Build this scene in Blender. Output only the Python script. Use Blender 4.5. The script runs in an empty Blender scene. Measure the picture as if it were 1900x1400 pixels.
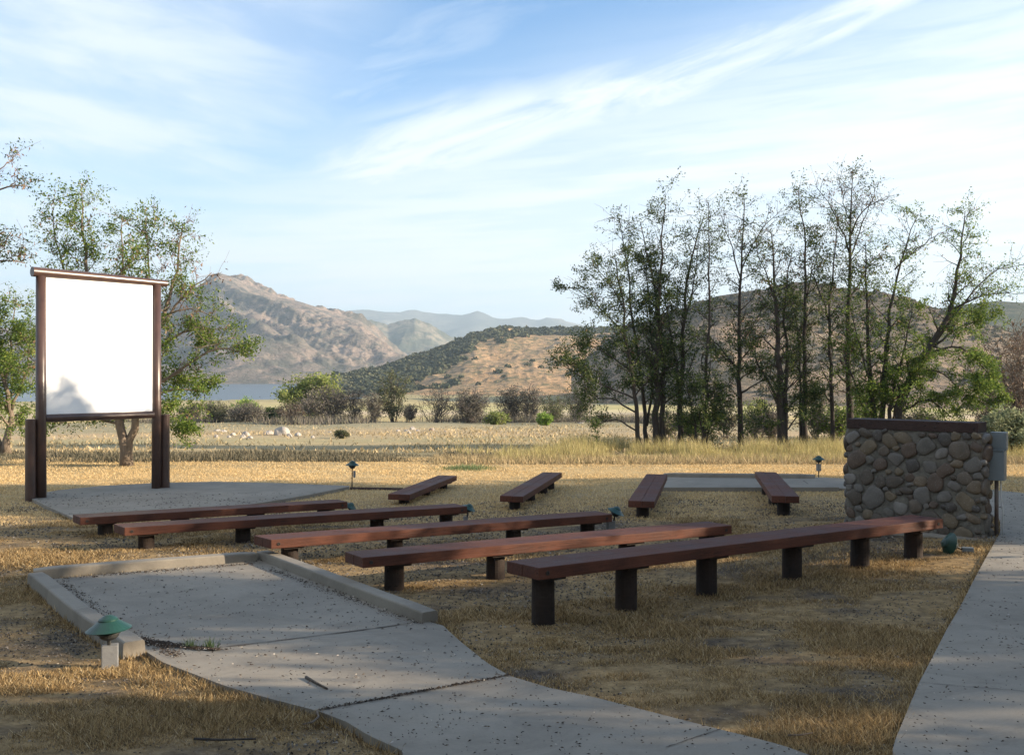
import bpy, bmesh, math, random
import numpy as np
from mathutils import Vector, Matrix

# ------------------------------------------------------------------ camera, sky, sun, exposure
S = bpy.context.scene
C = S.collection
EYE = 1.70
F = 1825.0                      # focal length in photo pixels (photo is 1900 wide)
cam_d = bpy.data.cameras.new('camera'); cam = bpy.data.objects.new('camera', cam_d); C.objects.link(cam)
cam.location = (0, 0, EYE); cam.rotation_euler = (math.radians(90), 0, 0)
cam_d.sensor_width = 36; cam_d.lens = 36 * F / 1900; cam_d.shift_y = -10 / 1900
cam_d.clip_start = 0.05; cam_d.clip_end = 30000
S.camera = cam
S.view_settings.view_transform = 'Standard'; S.view_settings.look = 'None'
S.view_settings.exposure = 1.55; S.view_settings.gamma = 1

SUN_EL = math.radians(18.5); SUN_AZ = math.radians(96)       # clockwise from +Y
SUNV = Vector((math.sin(SUN_AZ) * math.cos(SUN_EL), math.cos(SUN_AZ) * math.cos(SUN_EL), math.sin(SUN_EL)))
sl = bpy.data.lights.new('sun', 'SUN'); sl.energy = 5.0; sl.angle = math.radians(0.5); sl.color = (1.0, 0.83, 0.62)
so = bpy.data.objects.new('sun', sl); C.objects.link(so)
so.rotation_euler = (-SUNV).to_track_quat('-Z', 'Y').to_euler()

W = bpy.data.worlds.new("World"); S.world = W; W.use_nodes = True
nt = W.node_tree; N = nt.nodes; L = nt.links; N.clear()
def wn(t, **k):
    n = N.new(t)
    for a, b in k.items(): setattr(n, a, b)
    return n
def wmath(op, a, b=None, c=None, clamp=False):
    n = wn('ShaderNodeMath', operation=op, use_clamp=clamp)
    for i, v in enumerate((a, b, c)):
        if v is None: continue
        if isinstance(v, (int, float)): n.inputs[i].default_value = v
        else: L.new(v, n.inputs[i])
    return n.outputs[0]
def wrange(v, a, b, c=0.0, d=1.0):
    n = wn('ShaderNodeMapRange', interpolation_type='SMOOTHSTEP')
    L.new(v, n.inputs['Value'])
    for k, x in zip(('From Min', 'From Max', 'To Min', 'To Max'), (a, b, c, d)): n.inputs[k].default_value = x
    return n.outputs['Result']
tc = wn('ShaderNodeTexCoord'); sep = wn('ShaderNodeSeparateXYZ'); L.new(tc.outputs['Generated'], sep.inputs[0])
az = wmath('ARCTAN2', sep.outputs[0], sep.outputs[1]); el = wmath('ARCSINE', sep.outputs[2])
def wnoise(sx, sy, scale, detail=6, rough=.6, dist=0.0, off=0.0, rot=0.0):
    cmb = wn('ShaderNodeCombineXYZ'); L.new(az, cmb.inputs[0]); L.new(el, cmb.inputs[1]); cmb.inputs[2].default_value = off
    r = wn('ShaderNodeMapping'); r.inputs['Rotation'].default_value = (0, 0, rot); L.new(cmb.outputs[0], r.inputs[0])
    s = wn('ShaderNodeMapping'); s.inputs['Scale'].default_value = (sx, sy, 1); L.new(r.outputs[0], s.inputs[0])
    n = wn('ShaderNodeTexNoise'); n.inputs['Scale'].default_value = scale; n.inputs['Detail'].default_value = detail
    n.inputs['Roughness'].default_value = rough; n.inputs['Distortion'].default_value = dist
    L.new(s.outputs[0], n.inputs['Vector']); return n.outputs['Fac']
# long cirrus streak rising to the right
warp = wnoise(1, 1, 5, 3, .5, 0, 3.1)
ctr = wmath('MULTIPLY_ADD', az, .27, .238)
v = wmath('SUBTRACT', el, wmath('MULTIPLY_ADD', warp, .05, wmath('SUBTRACT', ctr, .025)))
width = wrange(az, -.30, .38, .066, .022)
band = wrange(wmath('DIVIDE', wmath('ABSOLUTE', v), width), 1.35, 0.1)
band = wmath('MULTIPLY', band, wmath('MULTIPLY', wrange(az, -.30, -.12), wrange(az, .50, .36)))
fib = wnoise(2.2, 16, 2.6, 9, .68, .6, 1.7, -.30)
fibm = wrange(fib, .30, .62)
streak = wmath('MULTIPLY', band, wmath('MULTIPLY_ADD', fibm, .60, .50), clamp=True)
# veil at the left, high
veil_l = wmath('MULTIPLY', wrange(az, -.06, -.34), wrange(wnoise(1.8, 8, 3.0, 9, .62, .35, 5.5, .15), .34, .66))
veil_l = wmath('MULTIPLY_ADD', veil_l, .40, wrange(az, .0, -.42, 0, .46))
# low layered veil near the horizon and to the right
lay = wnoise(1.3, 17, 3.2, 9, .62, .3, 9.3, -.06)
lowm = wmath('MULTIPLY', wrange(wmath('MULTIPLY_ADD', az, -.22, el), .36, .14), wrange(lay, .36, .60, .70, 1.0))
m1 = wmath('MAXIMUM', wmath('MAXIMUM', streak, veil_l), lowm)
thin = wmath('MULTIPLY', wrange(wnoise(2, 9, 3.2, 9, .65, .5, 14.2, -.2), .40, .72), wrange(az, .25, -.35, .04, .45))
mask = wmath('MAXIMUM', m1, thin, clamp=True)
mask = wmath('MULTIPLY', mask, wrange(el, -.06, .0, 1, 1))
sky = wn('ShaderNodeTexSky', sky_type='NISHITA'); sky.sun_disc = False
sky.sun_elevation = SUN_EL; sky.sun_rotation = SUN_AZ; sky.air_density = 1.0; sky.dust_density = .3; sky.ozone_density = 2.5
tint = wn('ShaderNodeMix', data_type='RGBA', blend_type='MULTIPLY'); tint.inputs['Factor'].default_value = 1
L.new(sky.outputs[0], tint.inputs['A']); tint.inputs['B'].default_value = (0.62, 0.99, 1.22, 1)
cm = wn('ShaderNodeMix', data_type='RGBA'); L.new(mask, cm.inputs['Factor']); L.new(tint.outputs['Result'], cm.inputs['A'])
cb = wn('ShaderNodeMix', data_type='RGBA'); L.new(wrange(el, .34, .04), cb.inputs['Factor']); cb.inputs['A'].default_value = (4.9, 5.3, 5.75, 1); cb.inputs['B'].default_value = (5.25, 5.6, 5.95, 1)
L.new(cb.outputs['Result'], cm.inputs['B'])
bg = wn('ShaderNodeBackground'); bg.inputs['Strength'].default_value = .072; L.new(cm.outputs['Result'], bg.inputs[0])
wo = wn('ShaderNodeOutputWorld'); L.new(bg.outputs[0], wo.inputs[0])

# ------------------------------------------------------------------ helpers
def hash2(ix, iy, seed):
    h = (ix.astype(np.int64) * 374761393 + iy.astype(np.int64) * 668265263 + seed * 2246822519) & 0xffffffff
    h = ((h ^ (h >> 13)) * 1274126177) & 0xffffffff
    return ((h ^ (h >> 16)) & 0xffff) / 65535.0
def vnoise(x, y, seed=0):
    x = np.asarray(x, float); y = np.asarray(y, float)
    ix = np.floor(x); iy = np.floor(y); fx = x - ix; fy = y - iy
    fx = fx * fx * (3 - 2 * fx); fy = fy * fy * (3 - 2 * fy)
    a = hash2(ix, iy, seed); b = hash2(ix + 1, iy, seed); c = hash2(ix, iy + 1, seed); d = hash2(ix + 1, iy + 1, seed)
    return (a * (1 - fx) + b * fx) * (1 - fy) + (c * (1 - fx) + d * fx) * fy
def fbm(x, y, seed=0, oct=4, ridged=False):
    s = 0; a = 1; t = 0
    for o in range(oct):
        n = vnoise(x * 2 ** o + 17.3 * o, y * 2 ** o - 9.1 * o, seed + o)
        if ridged: n = 1 - np.abs(2 * n - 1)
        s = s + a * n; t += a; a *= .5
    return s / t
def sstep(a, b, x):
    t = np.clip((x - a) / (b - a), 0, 1); return t * t * (3 - 2 * t)
DY = [-400, -20, 2, 4, 6, 8, 11, 14, 17, 20, 27, 34, 50, 81, 150, 300, 430, 560, 20000]
DD = [1.6, 1.6, 1.62, 1.73, 1.93, 2.115, 2.17, 2.25, 2.36, 2.42, 2.48, 2.62, 3.1, 4.1, 6, 9.5, 12, 14, 14]
yy = np.linspace(-60, 140, 2001); kk = np.ones(15) / 15
ds = np.convolve(np.interp(yy, DY, DD), kk, 'same'); ds[:10] = 1.6; ds[-10:] = np.interp(yy[-10:], DY, DD)
def G(x, y):
    """ground height"""
    x = np.asarray(x, float); y = np.asarray(y, float)
    r = np.hypot(x, y); w = sstep(25, 60, r)
    q = np.where(y < 30, y * (1 - w) + np.where(y > 0, r, y) * w, np.maximum(y, r * .97 * w + y * (1 - w)))
    d = np.where(q < 130, np.interp(q, yy, ds), np.interp(q, DY, DD))
    d = d - .025 * np.clip(x, 0, 9) * (1 - sstep(19, 27, y)) * sstep(0, 4, y)
    u = x / np.maximum(y, 1)
    keep = np.where(y > 0, sstep(-.2, -.12, u), 1)
    d = np.where(r > 300, np.minimum(d, 14 - keep * 3.4), d)
    return EYE - d
def gz(x, y): return float(G(x, y))
def gp(px, py):
    """photo pixel -> point on the ground"""
    y = 10.0
    for _ in range(60):
        x = (px - 950) / F * y
        y = .5 * y + .5 * (EYE - gz(x, y)) * F / (py - 690)
    return Vector(((px - 950) / F * y, y, gz((px - 950) / F * y, y)))
def pt(px, py, d): return Vector(((px - 950) / F * d, d, EYE + (690 - py) / F * d))

def newmat(name):
    m = bpy.data.materials.new(name); m.use_nodes = True
    t = m.node_tree; b = t.nodes['Principled BSDF']
    return m, t, b
def nd(t, typ, **k):
    n = t.nodes.new(typ)
    for a, b in k.items(): setattr(n, a, b)
    return n
def ramp(t, fac, stops, interp='LINEAR'):
    r = nd(t, 'ShaderNodeValToRGB'); r.color_ramp.interpolation = interp
    e = r.color_ramp.elements
    while len(e) < len(stops): e.new(.5)
    for i, (p, c) in enumerate(stops):
        e[i].position = p; e[i].color = (*c, 1) if len(c) == 3 else c
    t.links.new(fac, r.inputs[0]); return r.outputs[0]
def noise(t, scale, detail=5, rough=.6, vec=None, sc=None, dist=0, coord='Object'):
    n = nd(t, 'ShaderNodeTexNoise'); n.inputs['Scale'].default_value = scale; n.inputs['Detail'].default_value = detail
    n.inputs['Roughness'].default_value = rough; n.inputs['Distortion'].default_value = dist
    if vec is None:
        vec = nd(t, 'ShaderNodeTexCoord').outputs[coord]
    if sc:
        mp = nd(t, 'ShaderNodeMapping'); mp.inputs['Scale'].default_value = sc; t.links.new(vec, mp.inputs[0]); vec = mp.outputs[0]
    t.links.new(vec, n.inputs['Vector']); return n.outputs['Fac']
def mix(t, f, a, b, blend='MIX'):
    n = nd(t, 'ShaderNodeMix', data_type='RGBA', blend_type=blend)
    for k, v in (('Factor', f), ('A', a), ('B', b)):
        if isinstance(v, (int, float)): n.inputs[k].default_value = v
        elif isinstance(v, tuple): n.inputs[k].default_value = (*v, 1) if len(v) == 3 else v
        else: t.links.new(v, n.inputs[k])
    return n.outputs['Result']
def bump(t, b, h, strength=.3, dist=.01):
    n = nd(t, 'ShaderNodeBump'); n.inputs['Strength'].default_value = strength; n.inputs['Distance'].default_value = dist
    t.links.new(h, n.inputs['Height']); t.links.new(n.outputs[0], b.inputs['Normal'])
def simple(name, c1, c2, scale=6, rough=.8, metal=0, bs=.3, bd=.005, sc=None, detail=6, lo=.3, hi=.7):
    m, t, b = newmat(name); n = noise(t, scale, detail, .65, sc=sc)
    t.links.new(ramp(t, n, [(lo, c1), (hi, c2)]), b.inputs['Base Color'])
    b.inputs['Roughness'].default_value = rough; b.inputs['Metallic'].default_value = metal
    if bs: bump(t, b, noise(t, scale * 4, 4, .6, sc=sc), bs, bd)
    return m
def island(name, stops, rough=.8, trans=0.0, noise_scale=0):
    """leaf or blade stuff: each small island takes its own colour"""
    m, t, b = newmat(name); g = nd(t, 'ShaderNodeNewGeometry')
    col = ramp(t, g.outputs['Random Per Island'], stops)
    if noise_scale:
        n = noise(t, noise_scale, 3, .6)
        col = mix(t, ramp(t, n, [(.35, (0, 0, 0)), (.65, (1, 1, 1))]), mix(t, 1.0, col, (.62, .66, .70), 'MULTIPLY'), col)
    t.links.new(col, b.inputs['Base Color']); b.inputs['Roughness'].default_value = rough
    b.inputs['Specular IOR Level'].default_value = .15
    if trans:
        tr = nd(t, 'ShaderNodeBsdfTranslucent'); t.links.new(col, tr.inputs[0])
        ms = nd(t, 'ShaderNodeMixShader'); ms.inputs[0].default_value = trans
        t.links.new(b.outputs[0], ms.inputs[1]); t.links.new(tr.outputs[0], ms.inputs[2])
        t.links.new(ms.outputs[0], t.nodes['Material Output'].inputs[0])
    return m

class MB:
    """collects shapes, builds ONE mesh object"""
    def __init__(s): s.v = []; s.f = []; s.m = []; s.n = 0
    def add(s, verts, faces, mi=0):
        verts = np.asarray(verts, float).reshape(-1, 3); s.v.append(verts)
        for f in faces: s.f.append(tuple(int(i) + s.n for i in f)); s.m.append(mi)
        s.n += len(verts)
    def addq(s, verts, quads, mi=0):
        """fast path: arrays"""
        s.v.append(np.asarray(verts, float).reshape(-1, 3)); q = np.asarray(quads) + s.n
        s.f.extend(map(tuple, q.tolist())); s.m.extend([mi] * len(q)); s.n += len(s.v[-1])
    def box(s, c, size, rz=0, mi=0, M=None):
        x, y, z = [k / 2 for k in size]
        V = np.array([(a * x, b * y, d * z) for d in (-1, 1) for b in (-1, 1) for a in (-1, 1)])
        if M is None: M = Matrix.Rotation(rz, 3, 'Z')
        V = V @ np.array(M).T + np.array(c)
        s.add(V, [(0, 2, 3, 1), (4, 5, 7, 6), (0, 1, 5, 4), (2, 6, 7, 3), (0, 4, 6, 2), (1, 3, 7, 5)], mi)
    def tube(s, P, R, sides=8, cap=True, mi=0):
        P = np.asarray(P, float); n = len(P); R = np.broadcast_to(np.asarray(R, float), (n,))
        T = np.gradient(P, axis=0); T /= np.linalg.norm(T, axis=1)[:, None] + 1e-9
        ref = np.array((0, 0, 1.0)) if abs(T[0][2]) < .8 else np.array((1.0, 0, 0))
        A = np.cross(T, ref); A /= np.linalg.norm(A, axis=1)[:, None] + 1e-9; B = np.cross(T, A)
        a = np.linspace(0, 2 * np.pi, sides, endpoint=False)
        V = P[:, None] + R[:, None, None] * (np.cos(a)[None, :, None] * A[:, None] + np.sin(a)[None, :, None] * B[:, None])
        fs = []
        for i in range(n - 1):
            for k in range(sides):
                k2 = (k + 1) % sides; fs.append((i * sides + k, i * sides + k2, (i + 1) * sides + k2, (i + 1) * sides + k))
        if cap: fs.append(tuple(range(sides))[::-1]); fs.append(tuple((n - 1) * sides + k for k in range(sides)))
        s.add(V.reshape(-1, 3), fs, mi)
    def lathe(s, prof, sides=24, c=(0, 0, 0), M=None, mi=0):
        V = []; a = np.linspace(0, 2 * np.pi, sides, endpoint=False)
        for r, z in prof: V += [(r * math.cos(t), r * math.sin(t), z) for t in a]
        V = np.array(V)
        if M is not None: V = V @ np.array(M).T
        V = V + np.array(c); fs = []
        for i in range(len(prof) - 1):
            for k in range(sides):
                k2 = (k + 1) % sides; fs.append((i * sides + k, i * sides + k2, (i + 1) * sides + k2, (i + 1) * sides + k))
        fs.append(tuple(range(sides))[::-1]); fs.append(tuple((len(prof) - 1) * sides + k for k in range(sides)))
        s.add(V, fs, mi)
    def build(s, name, mats, parent=None, smooth=False, bevel=0, loc=(0, 0, 0)):
        me = bpy.data.meshes.new(name)
        V = np.concatenate(s.v) - np.array(loc) if s.v else np.zeros((0, 3))
        lens = np.array([len(f) for f in s.f], np.int32); idx = np.fromiter((i for f in s.f for i in f), np.int32, int(lens.sum()))
        me.vertices.add(len(V)); me.vertices.foreach_set('co', V.astype(np.float32).ravel())
        me.loops.add(len(idx)); me.loops.foreach_set('vertex_index', idx)
        me.polygons.add(len(lens)); st = np.zeros(len(lens), np.int32); st[1:] = np.cumsum(lens)[:-1]
        me.polygons.foreach_set('loop_start', st)
        if not isinstance(mats, (list, tuple)): mats = [mats]
        for m in mats: me.materials.append(m)
        me.polygons.foreach_set('material_index', np.array(s.m, np.int32))
        me.polygons.foreach_set('use_smooth', np.full(len(lens), smooth))
        me.update(calc_edges=True); me.validate()
        if bevel:
            b = bmesh.new(); b.from_mesh(me)
            bmesh.ops.bevel(b, geom=[e for e in b.edges if e.is_manifold and e.calc_face_angle(0) > .6], offset=bevel, segments=2, affect='EDGES', profile=.6)
            b.to_mesh(me); b.free()
        o = bpy.data.objects.new(name, me); C.objects.link(o); o.location = loc
        if parent is not None: o.parent = parent; o.location = Vector(loc) - parent.location if not any(parent.rotation_euler) else loc
        return o
def tag(o, label, cat, group=None, kind=None):
    if label: o['label'] = label
    if cat: o['category'] = cat
    if group: o['group'] = group
    if kind: o['kind'] = kind
    return o
def thing(name, label, cat, loc, group=None):
    o = bpy.data.objects.new(name, None); C.objects.link(o); o.location = loc; o.empty_display_size = .2
    return tag(o, label, cat, group)
def struct(o): o['kind'] = 'structure'; return o

# ------------------------------------------------------------------ materials
def wood(name, dark, light, rough=.55, bs=.35):
    m, t, b = newmat(name)
    tcn = nd(t, 'ShaderNodeTexCoord').outputs['Object']
    g = noise(t, 3, 8, .75, vec=tcn, sc=(1.0, 16, 16), dist=.4); k = noise(t, 1.3, 6, .7, vec=tcn)
    fine = noise(t, 26, 5, .7, vec=tcn, sc=(.07, 1, 1)); wear = noise(t, 5, 7, .75, vec=tcn, sc=(.5, 2, 2))
    c = ramp(t, g, [(.30, tuple(x * .7 for x in dark)), (.5, dark), (.72, light)])
    c = mix(t, ramp(t, k, [(.38, (0, 0, 0)), (.72, (.75, .75, .75))]), c, tuple(x * 1.4 + .004 for x in light))
    c = mix(t, ramp(t, wear, [(.60, (0, 0, 0)), (.74, (.6, .6, .6))]), c, tuple(x * .9 + .022 for x in light))
    c = mix(t, ramp(t, fine, [(.60, (0, 0, 0)), (.66, (1, 1, 1))]), c, tuple(x * .25 for x in dark))
    t.links.new(c, b.inputs['Base Color'])
    t.links.new(ramp(t, k, [(.3, (rough - .12,) * 3), (.7, (rough + .2,) * 3)]), b.inputs['Roughness'])
    hh_ = nd(t, 'ShaderNodeMath', operation='SUBTRACT'); t.links.new(g, hh_.inputs[0]); t.links.new(fine, hh_.inputs[1])
    b.inputs['Specular IOR Level'].default_value = .3; bump(t, b, hh_.outputs[0], bs * 1.4, .012); return m
M_plank = wood('stained_plank', (.056, .018, .010), (.108, .037, .020), .64)
M_post = wood('dark_post', (.014, .009, .007), (.030, .019, .014), .75)
M_cap = wood('dark_cap_timber', (.030, .017, .014), (.055, .030, .024), .7)
M_log = simple('brown_log', (.052, .030, .025), (.085, .048, .036), 5, .34, bs=.15)
M_bolt = simple('rusty_bolt', (.012, .009, .008), (.03, .02, .016), 30, .6)
M_panel = simple('white_panel', (.87, .87, .87), (.92, .92, .91), 1.2, .45, bs=0)
def concrete():
    m, t, b = newmat('concrete'); tcn = nd(t, 'ShaderNodeTexCoord').outputs['Object']
    a = noise(t, .7, 6, .6, vec=tcn); f = noise(t, 55, 5, .75, vec=tcn); s = noise(t, 190, 2, .5, vec=tcn)
    c = ramp(t, a, [(.3, (.205, .182, .147)), (.7, (.290, .258, .208))])
    c = mix(t, ramp(t, f, [(.3, (.3, .3, .3)), (.7, (0, 0, 0))]), c, (.12, .105, .086))
    c = mix(t, ramp(t, s, [(.62, (0, 0, 0)), (.72, (.55, .55, .55))]), c, (.12, .11, .10))
    st = noise(t, 1.6, 8, .75, vec=tcn, dist=.8)
    c = mix(t, ramp(t, st, [(.46, (0, 0, 0)), (.70, (.75, .75, .75))]), c, (.135, .115, .09))
    t.links.new(c, b.inputs['Base Color']); b.inputs['Roughness'].default_value = .88
    bump(t, b, f, .35, .004); return m
M_conc = concrete()
M_joint = simple('joint_dirt', (.03, .025, .02), (.09, .07, .05), 40, .95)
M_green = simple('green_enamel', (.007, .034, .025), (.014, .056, .041), 8, .42, bs=.08)
M_black = simple('dark_lantern', (.010, .011, .011), (.022, .022, .02), 20, .5)
M_block = simple('pale_block', (.14, .145, .15), (.22, .225, .23), 14, .8)
M_boxgrey = simple('grey_enamel', (.13, .155, .17), (.17, .195, .205), 5, .45, bs=.1)
M_pipe = simple('rusty_pipe', (.09, .05, .035), (.17, .16, .15), 7, .6)
M_galv = simple('pale_cable', (.5, .5, .48), (.62, .62, .6), 7, .5)

def ground_mat():
    m, t, b = newmat('dry_ground'); g = nd(t, 'ShaderNodeNewGeometry'); P = g.outputs['Position']
    ln = nd(t, 'ShaderNodeVectorMath', operation='LENGTH'); t.links.new(P, ln.inputs[0])
    def mth(op, a, b_=None, c_=None):
        n = nd(t, 'ShaderNodeMath', operation=op)
        for i, v_ in enumerate((a, b_, c_)):
            if v_ is None: continue
            if isinstance(v_, (int, float)): n.inputs[i].default_value = v_
            else: t.links.new(v_, n.inputs[i])
        return n.outputs[0]
    lg = mth('LOGARITHM', ln.outputs['Value'], 10.0)
    # streaky patches, wider across than deep, growing with distance
    w1 = noise(t, .07, 5, .6, vec=P, sc=(1, 2.2, 1)); w2 = noise(t, .012, 5, .6, vec=P, sc=(1, 3, 1))
    lw = mth('ADD', lg, mth('MULTIPLY', mth('SUBTRACT', w1, .5), .10)); lw = mth('DIVIDE', lw, 4.0)
    straw = (.43, .27, .115)
    zone = ramp(t, lw, [
        (.0, (.30, .20, .10)), (.33, (.52, .37, .19)), (.352, (.60, .43, .22)), (.374, (.22, .19, .115)),  # mown band brightened too, part of its sunlit look is in the colour
        (.392, (.47, .36, .20)), (.41, (.40, .34, .19)), (.425, (.54, .39, .24)), (.445, (.38, .32, .20)), (.475, (.25, .23, .15)),
        (.50, (.54, .43, .20)), (.53, (.58, .46, .33)), (.56, (.52, .46, .20)), (.62, (.52, .42, .21)),
        (.66, (.36, .30, .15)), (.70, (.30, .24, .15)), (1.0, (.30, .24, .17))])
    # near ground: dark soil and gravel between straw
    n1 = noise(t, .9, 6, .62, vec=P); n2 = noise(t, 9, 6, .75, vec=P); n3 = noise(t, 85, 3, .6, vec=P)
    soil = ramp(t, n2, [(.34, (.032, .025, .020)), (.55, (.085, .066, .048)), (.72, (.18, .145, .105))])
    soil = mix(t, ramp(t, n3, [(.60, (0, 0, 0)), (.70, (.8, .8, .8))]), soil, (.33, .30, .27))
    tan = ramp(t, n2, [(.3, (.12, .082, .042)), (.52, (.25, .172, .085)), (.75, (.40, .29, .15))])
    near = mix(t, ramp(t, n1, [(.36, (1, 1, 1)), (.52, (0, 0, 0))]), tan, soil)
    fn = nd(t, 'ShaderNodeMapRange'); t.links.new(ln.outputs['Value'], fn.inputs['Value'])
    fn.inputs['From Min'].default_value = 15; fn.inputs['From Max'].default_value = 21
    far = mix(t, ramp(t, w2, [(.35, (0, 0, 0)), (.62, (.45, .45, .45))]), zone, (.20, .19, .11))
    far = mix(t, ramp(t, noise(t, .55, 8, .7, vec=P, sc=(1, 2, 1)), [(.45, (0, 0, 0)), (.70, (.55, .55, .55))]), far, (.17, .14, .085))
    col = mix(t, fn.outputs[0], near, far)
    t.links.new(col, b.inputs['Base Color']); b.inputs['Roughness'].default_value = .95
    b.inputs['Specular IOR Level'].default_value = .1
    bump(t, b, n2, .8, .03); return m
M_ground = ground_mat()

# ------------------------------------------------------------------ the ground, one sheet
def polar_ground():
    na = 360; rs = np.concatenate([[0.0], np.geomspace(.6, 60, 150), np.geomspace(62, 12000, 110)])
    a = np.linspace(0, 2 * np.pi, na, endpoint=False)
    R, A = np.meshgrid(rs[1:], a, indexing='ij'); X = R * np.sin(A); Y = R * np.cos(A)
    Z = G(X, Y) + (fbm(X * 1.1, Y * 1.1, 5, 3) - .5) * .035 * (1 - sstep(20, 40, R)) + (fbm(X * .15, Y * .15, 9, 4) - .5) * np.minimum(R * .006, 1.0) * sstep(24, 40, R)
    V = np.concatenate([[[0, 0, gz(0, 0)]], np.stack([X, Y, Z], -1).reshape(-1, 3)])
    nr = len(rs) - 1; i, k = np.meshgrid(np.arange(nr - 1), np.arange(na), indexing='ij'); k2 = (k + 1) % na
    q = np.stack([1 + i * na + k, 1 + (i + 1) * na + k, 1 + (i + 1) * na + k2, 1 + i * na + k2], -1).reshape(-1, 4)
    mb = MB(); mb.addq(V, q[:, ::-1]); 
    for k_ in range(na): mb.f.append((0, 1 + (k_ + 1) % na, 1 + k_)); mb.m.append(0)
    return struct(mb.build('ground', M_ground, smooth=True))
polar_ground()

# lake
mw, t, b = newmat('lake_water'); b.inputs['Base Color'].default_value = (.055, .07, .08, 1); b.inputs['Roughness'].default_value = .3
bump(t, b, noise(t, .8, 4, .6, coord='Object', sc=(1, 3, 1)), .6, .3)
mb = MB(); zl = EYE - 12.0
xs = np.linspace(-2600, 150, 12); ysl = np.linspace(380, 2300, 8); X, Y = np.meshgrid(xs, ysl)
i, k = np.meshgrid(np.arange(7), np.arange(11), indexing='ij'); q = np.stack([i * 12 + k, i * 12 + k + 1, (i + 1) * 12 + k + 1, (i + 1) * 12 + k], -1).reshape(-1, 4)
mb.addq(np.stack([X, Y, np.full(X.shape, zl)], -1).reshape(-1, 3), q); struct(mb.build('lake', mw))

# ------------------------------------------------------------------ hills
def hill_mat(name, base, patch, dark, s1, lo=.42, hi=.6, streak=(1, 1, 1), topdark=None):
    m, t, b = newmat(name); P = nd(t, 'ShaderNodeNewGeometry').outputs['Position']
    a = noise(t, s1, 9, .68, vec=P, sc=streak, dist=.3); c2 = noise(t, s1 * 5, 7, .72, vec=P); c3 = noise(t, s1 * 1.1, 4, .6, vec=P)
    c = ramp(t, c3, [(.35, base), (.65, patch)])
    c = mix(t, ramp(t, a, [(lo, (0, 0, 0)), (hi, (1, 1, 1))]), c, dark)
    c = mix(t, ramp(t, c2, [(.48, (0, 0, 0)), (.58, (.85, .85, .85))]), c, dark)
    c = mix(t, ramp(t, noise(t, s1 * 22, 3, .6, vec=P), [(.56, (0, 0, 0)), (.64, (.75, .75, .75))]), c, tuple(x * .7 for x in dark))
    c = mix(t, ramp(t, noise(t, s1 * 9, 4, .6, vec=P), [(.66, (0, 0, 0)), (.72, (.7, .7, .7))]), c, tuple(min(1, x * 1.5) for x in base))
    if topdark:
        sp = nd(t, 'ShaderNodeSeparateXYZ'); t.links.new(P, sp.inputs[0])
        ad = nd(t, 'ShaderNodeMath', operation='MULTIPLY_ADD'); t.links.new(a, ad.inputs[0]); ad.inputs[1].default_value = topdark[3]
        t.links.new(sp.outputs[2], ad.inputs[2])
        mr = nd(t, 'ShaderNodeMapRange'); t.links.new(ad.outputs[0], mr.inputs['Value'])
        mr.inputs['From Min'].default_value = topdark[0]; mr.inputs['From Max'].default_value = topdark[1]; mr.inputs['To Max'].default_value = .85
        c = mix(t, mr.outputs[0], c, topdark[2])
    t.links.new(c, b.inputs['Base Color']); b.inputs['Roughness'].default_value = .95; b.inputs['Specular IOR Level'].default_value = .05
    bump(t, b, c2, 1.0, 8 if s1 < .02 else 1.5)
    return m
def hill(name, prof, dr, df, mat, zfoot, amp, fscale, nu=260, ns=90, p=1.15, back=.7, seed=1, slant=0.0):
    """heightfield between foot distance df(u) and ridge distance dr(u); prof = skyline in photo pixels"""
    px = np.array([a for a, _ in prof], float); py = np.array([b_ for _, b_ in prof], float)
    U = np.linspace(px[0], px[-1], nu); Yp = np.interp(U, px, py); u = (U - 950) / F
    dR = np.interp(U, *dr) if isinstance(dr, tuple) else np.full(nu, float(dr)); dF = np.interp(U, *df) if isinstance(df, tuple) else np.full(nu, float(df))
    Hh = EYE + (690 - Yp) / F * dR
    s = np.linspace(-.05, 1 + back, ns)
    SS, UU = np.meshgrid(s, u, indexing='ij'); D = dF + (dR - dF) * SS; X = UU * D; Y = D
    prf = np.where(SS <= 1, np.clip(SS, 0, 1) ** p, np.clip(1 - ((SS - 1) / back) ** 1.5, 0, 1))
    Z = zfoot + (Hh - zfoot) * prf
    sx = X / fscale; sy = Y / fscale
    n = fbm(sx + slant * sy, sy * .45, seed, 6, True) - .62; n2 = fbm(X / fscale * 4, Y / fscale * 4, seed + 20, 4) - .5
    env = np.clip(SS * 4, 0, 1) * np.where(SS < 1, np.clip((1 - SS) * 3, .04, 1), 1)
    n3 = fbm(X / fscale * 11, Y / fscale * 7, seed + 40, 3, True) - .6
    Z = Z + (n * amp + n2 * amp * .26 + n3 * amp * .10) * env
    Z = np.where(SS < 0, zfoot - 6, Z)
    V = np.stack([X, Y, Z], -1).reshape(-1, 3)
    i, k = np.meshgrid(np.arange(ns - 1), np.arange(nu - 1), indexing='ij')
    q = np.stack([i * nu + k, i * nu + k + 1, (i + 1) * nu + k + 1, (i + 1) * nu + k], -1).reshape(-1, 4)
    mb = MB(); mb.addq(V, q); o = struct(mb.build(name, mat, smooth=True))
    return X, Y, Z, SS, UU, o
zw = EYE - 12.5
MA = hill_mat('granite_mountain', (.34, .255, .205), (.25, .198, .160), (.105, .105, .09), .010, .47, .60, (1, .55, .3))
MBm = hill_mat('scrub_mountain', (.34, .26, .19), (.24, .22, .16), (.09, .10, .075), .008, .40, .56)
MC = hill_mat('far_range', (.22, .20, .17), (.17, .17, .15), (.09, .10, .09), .002, .45, .65)
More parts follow.
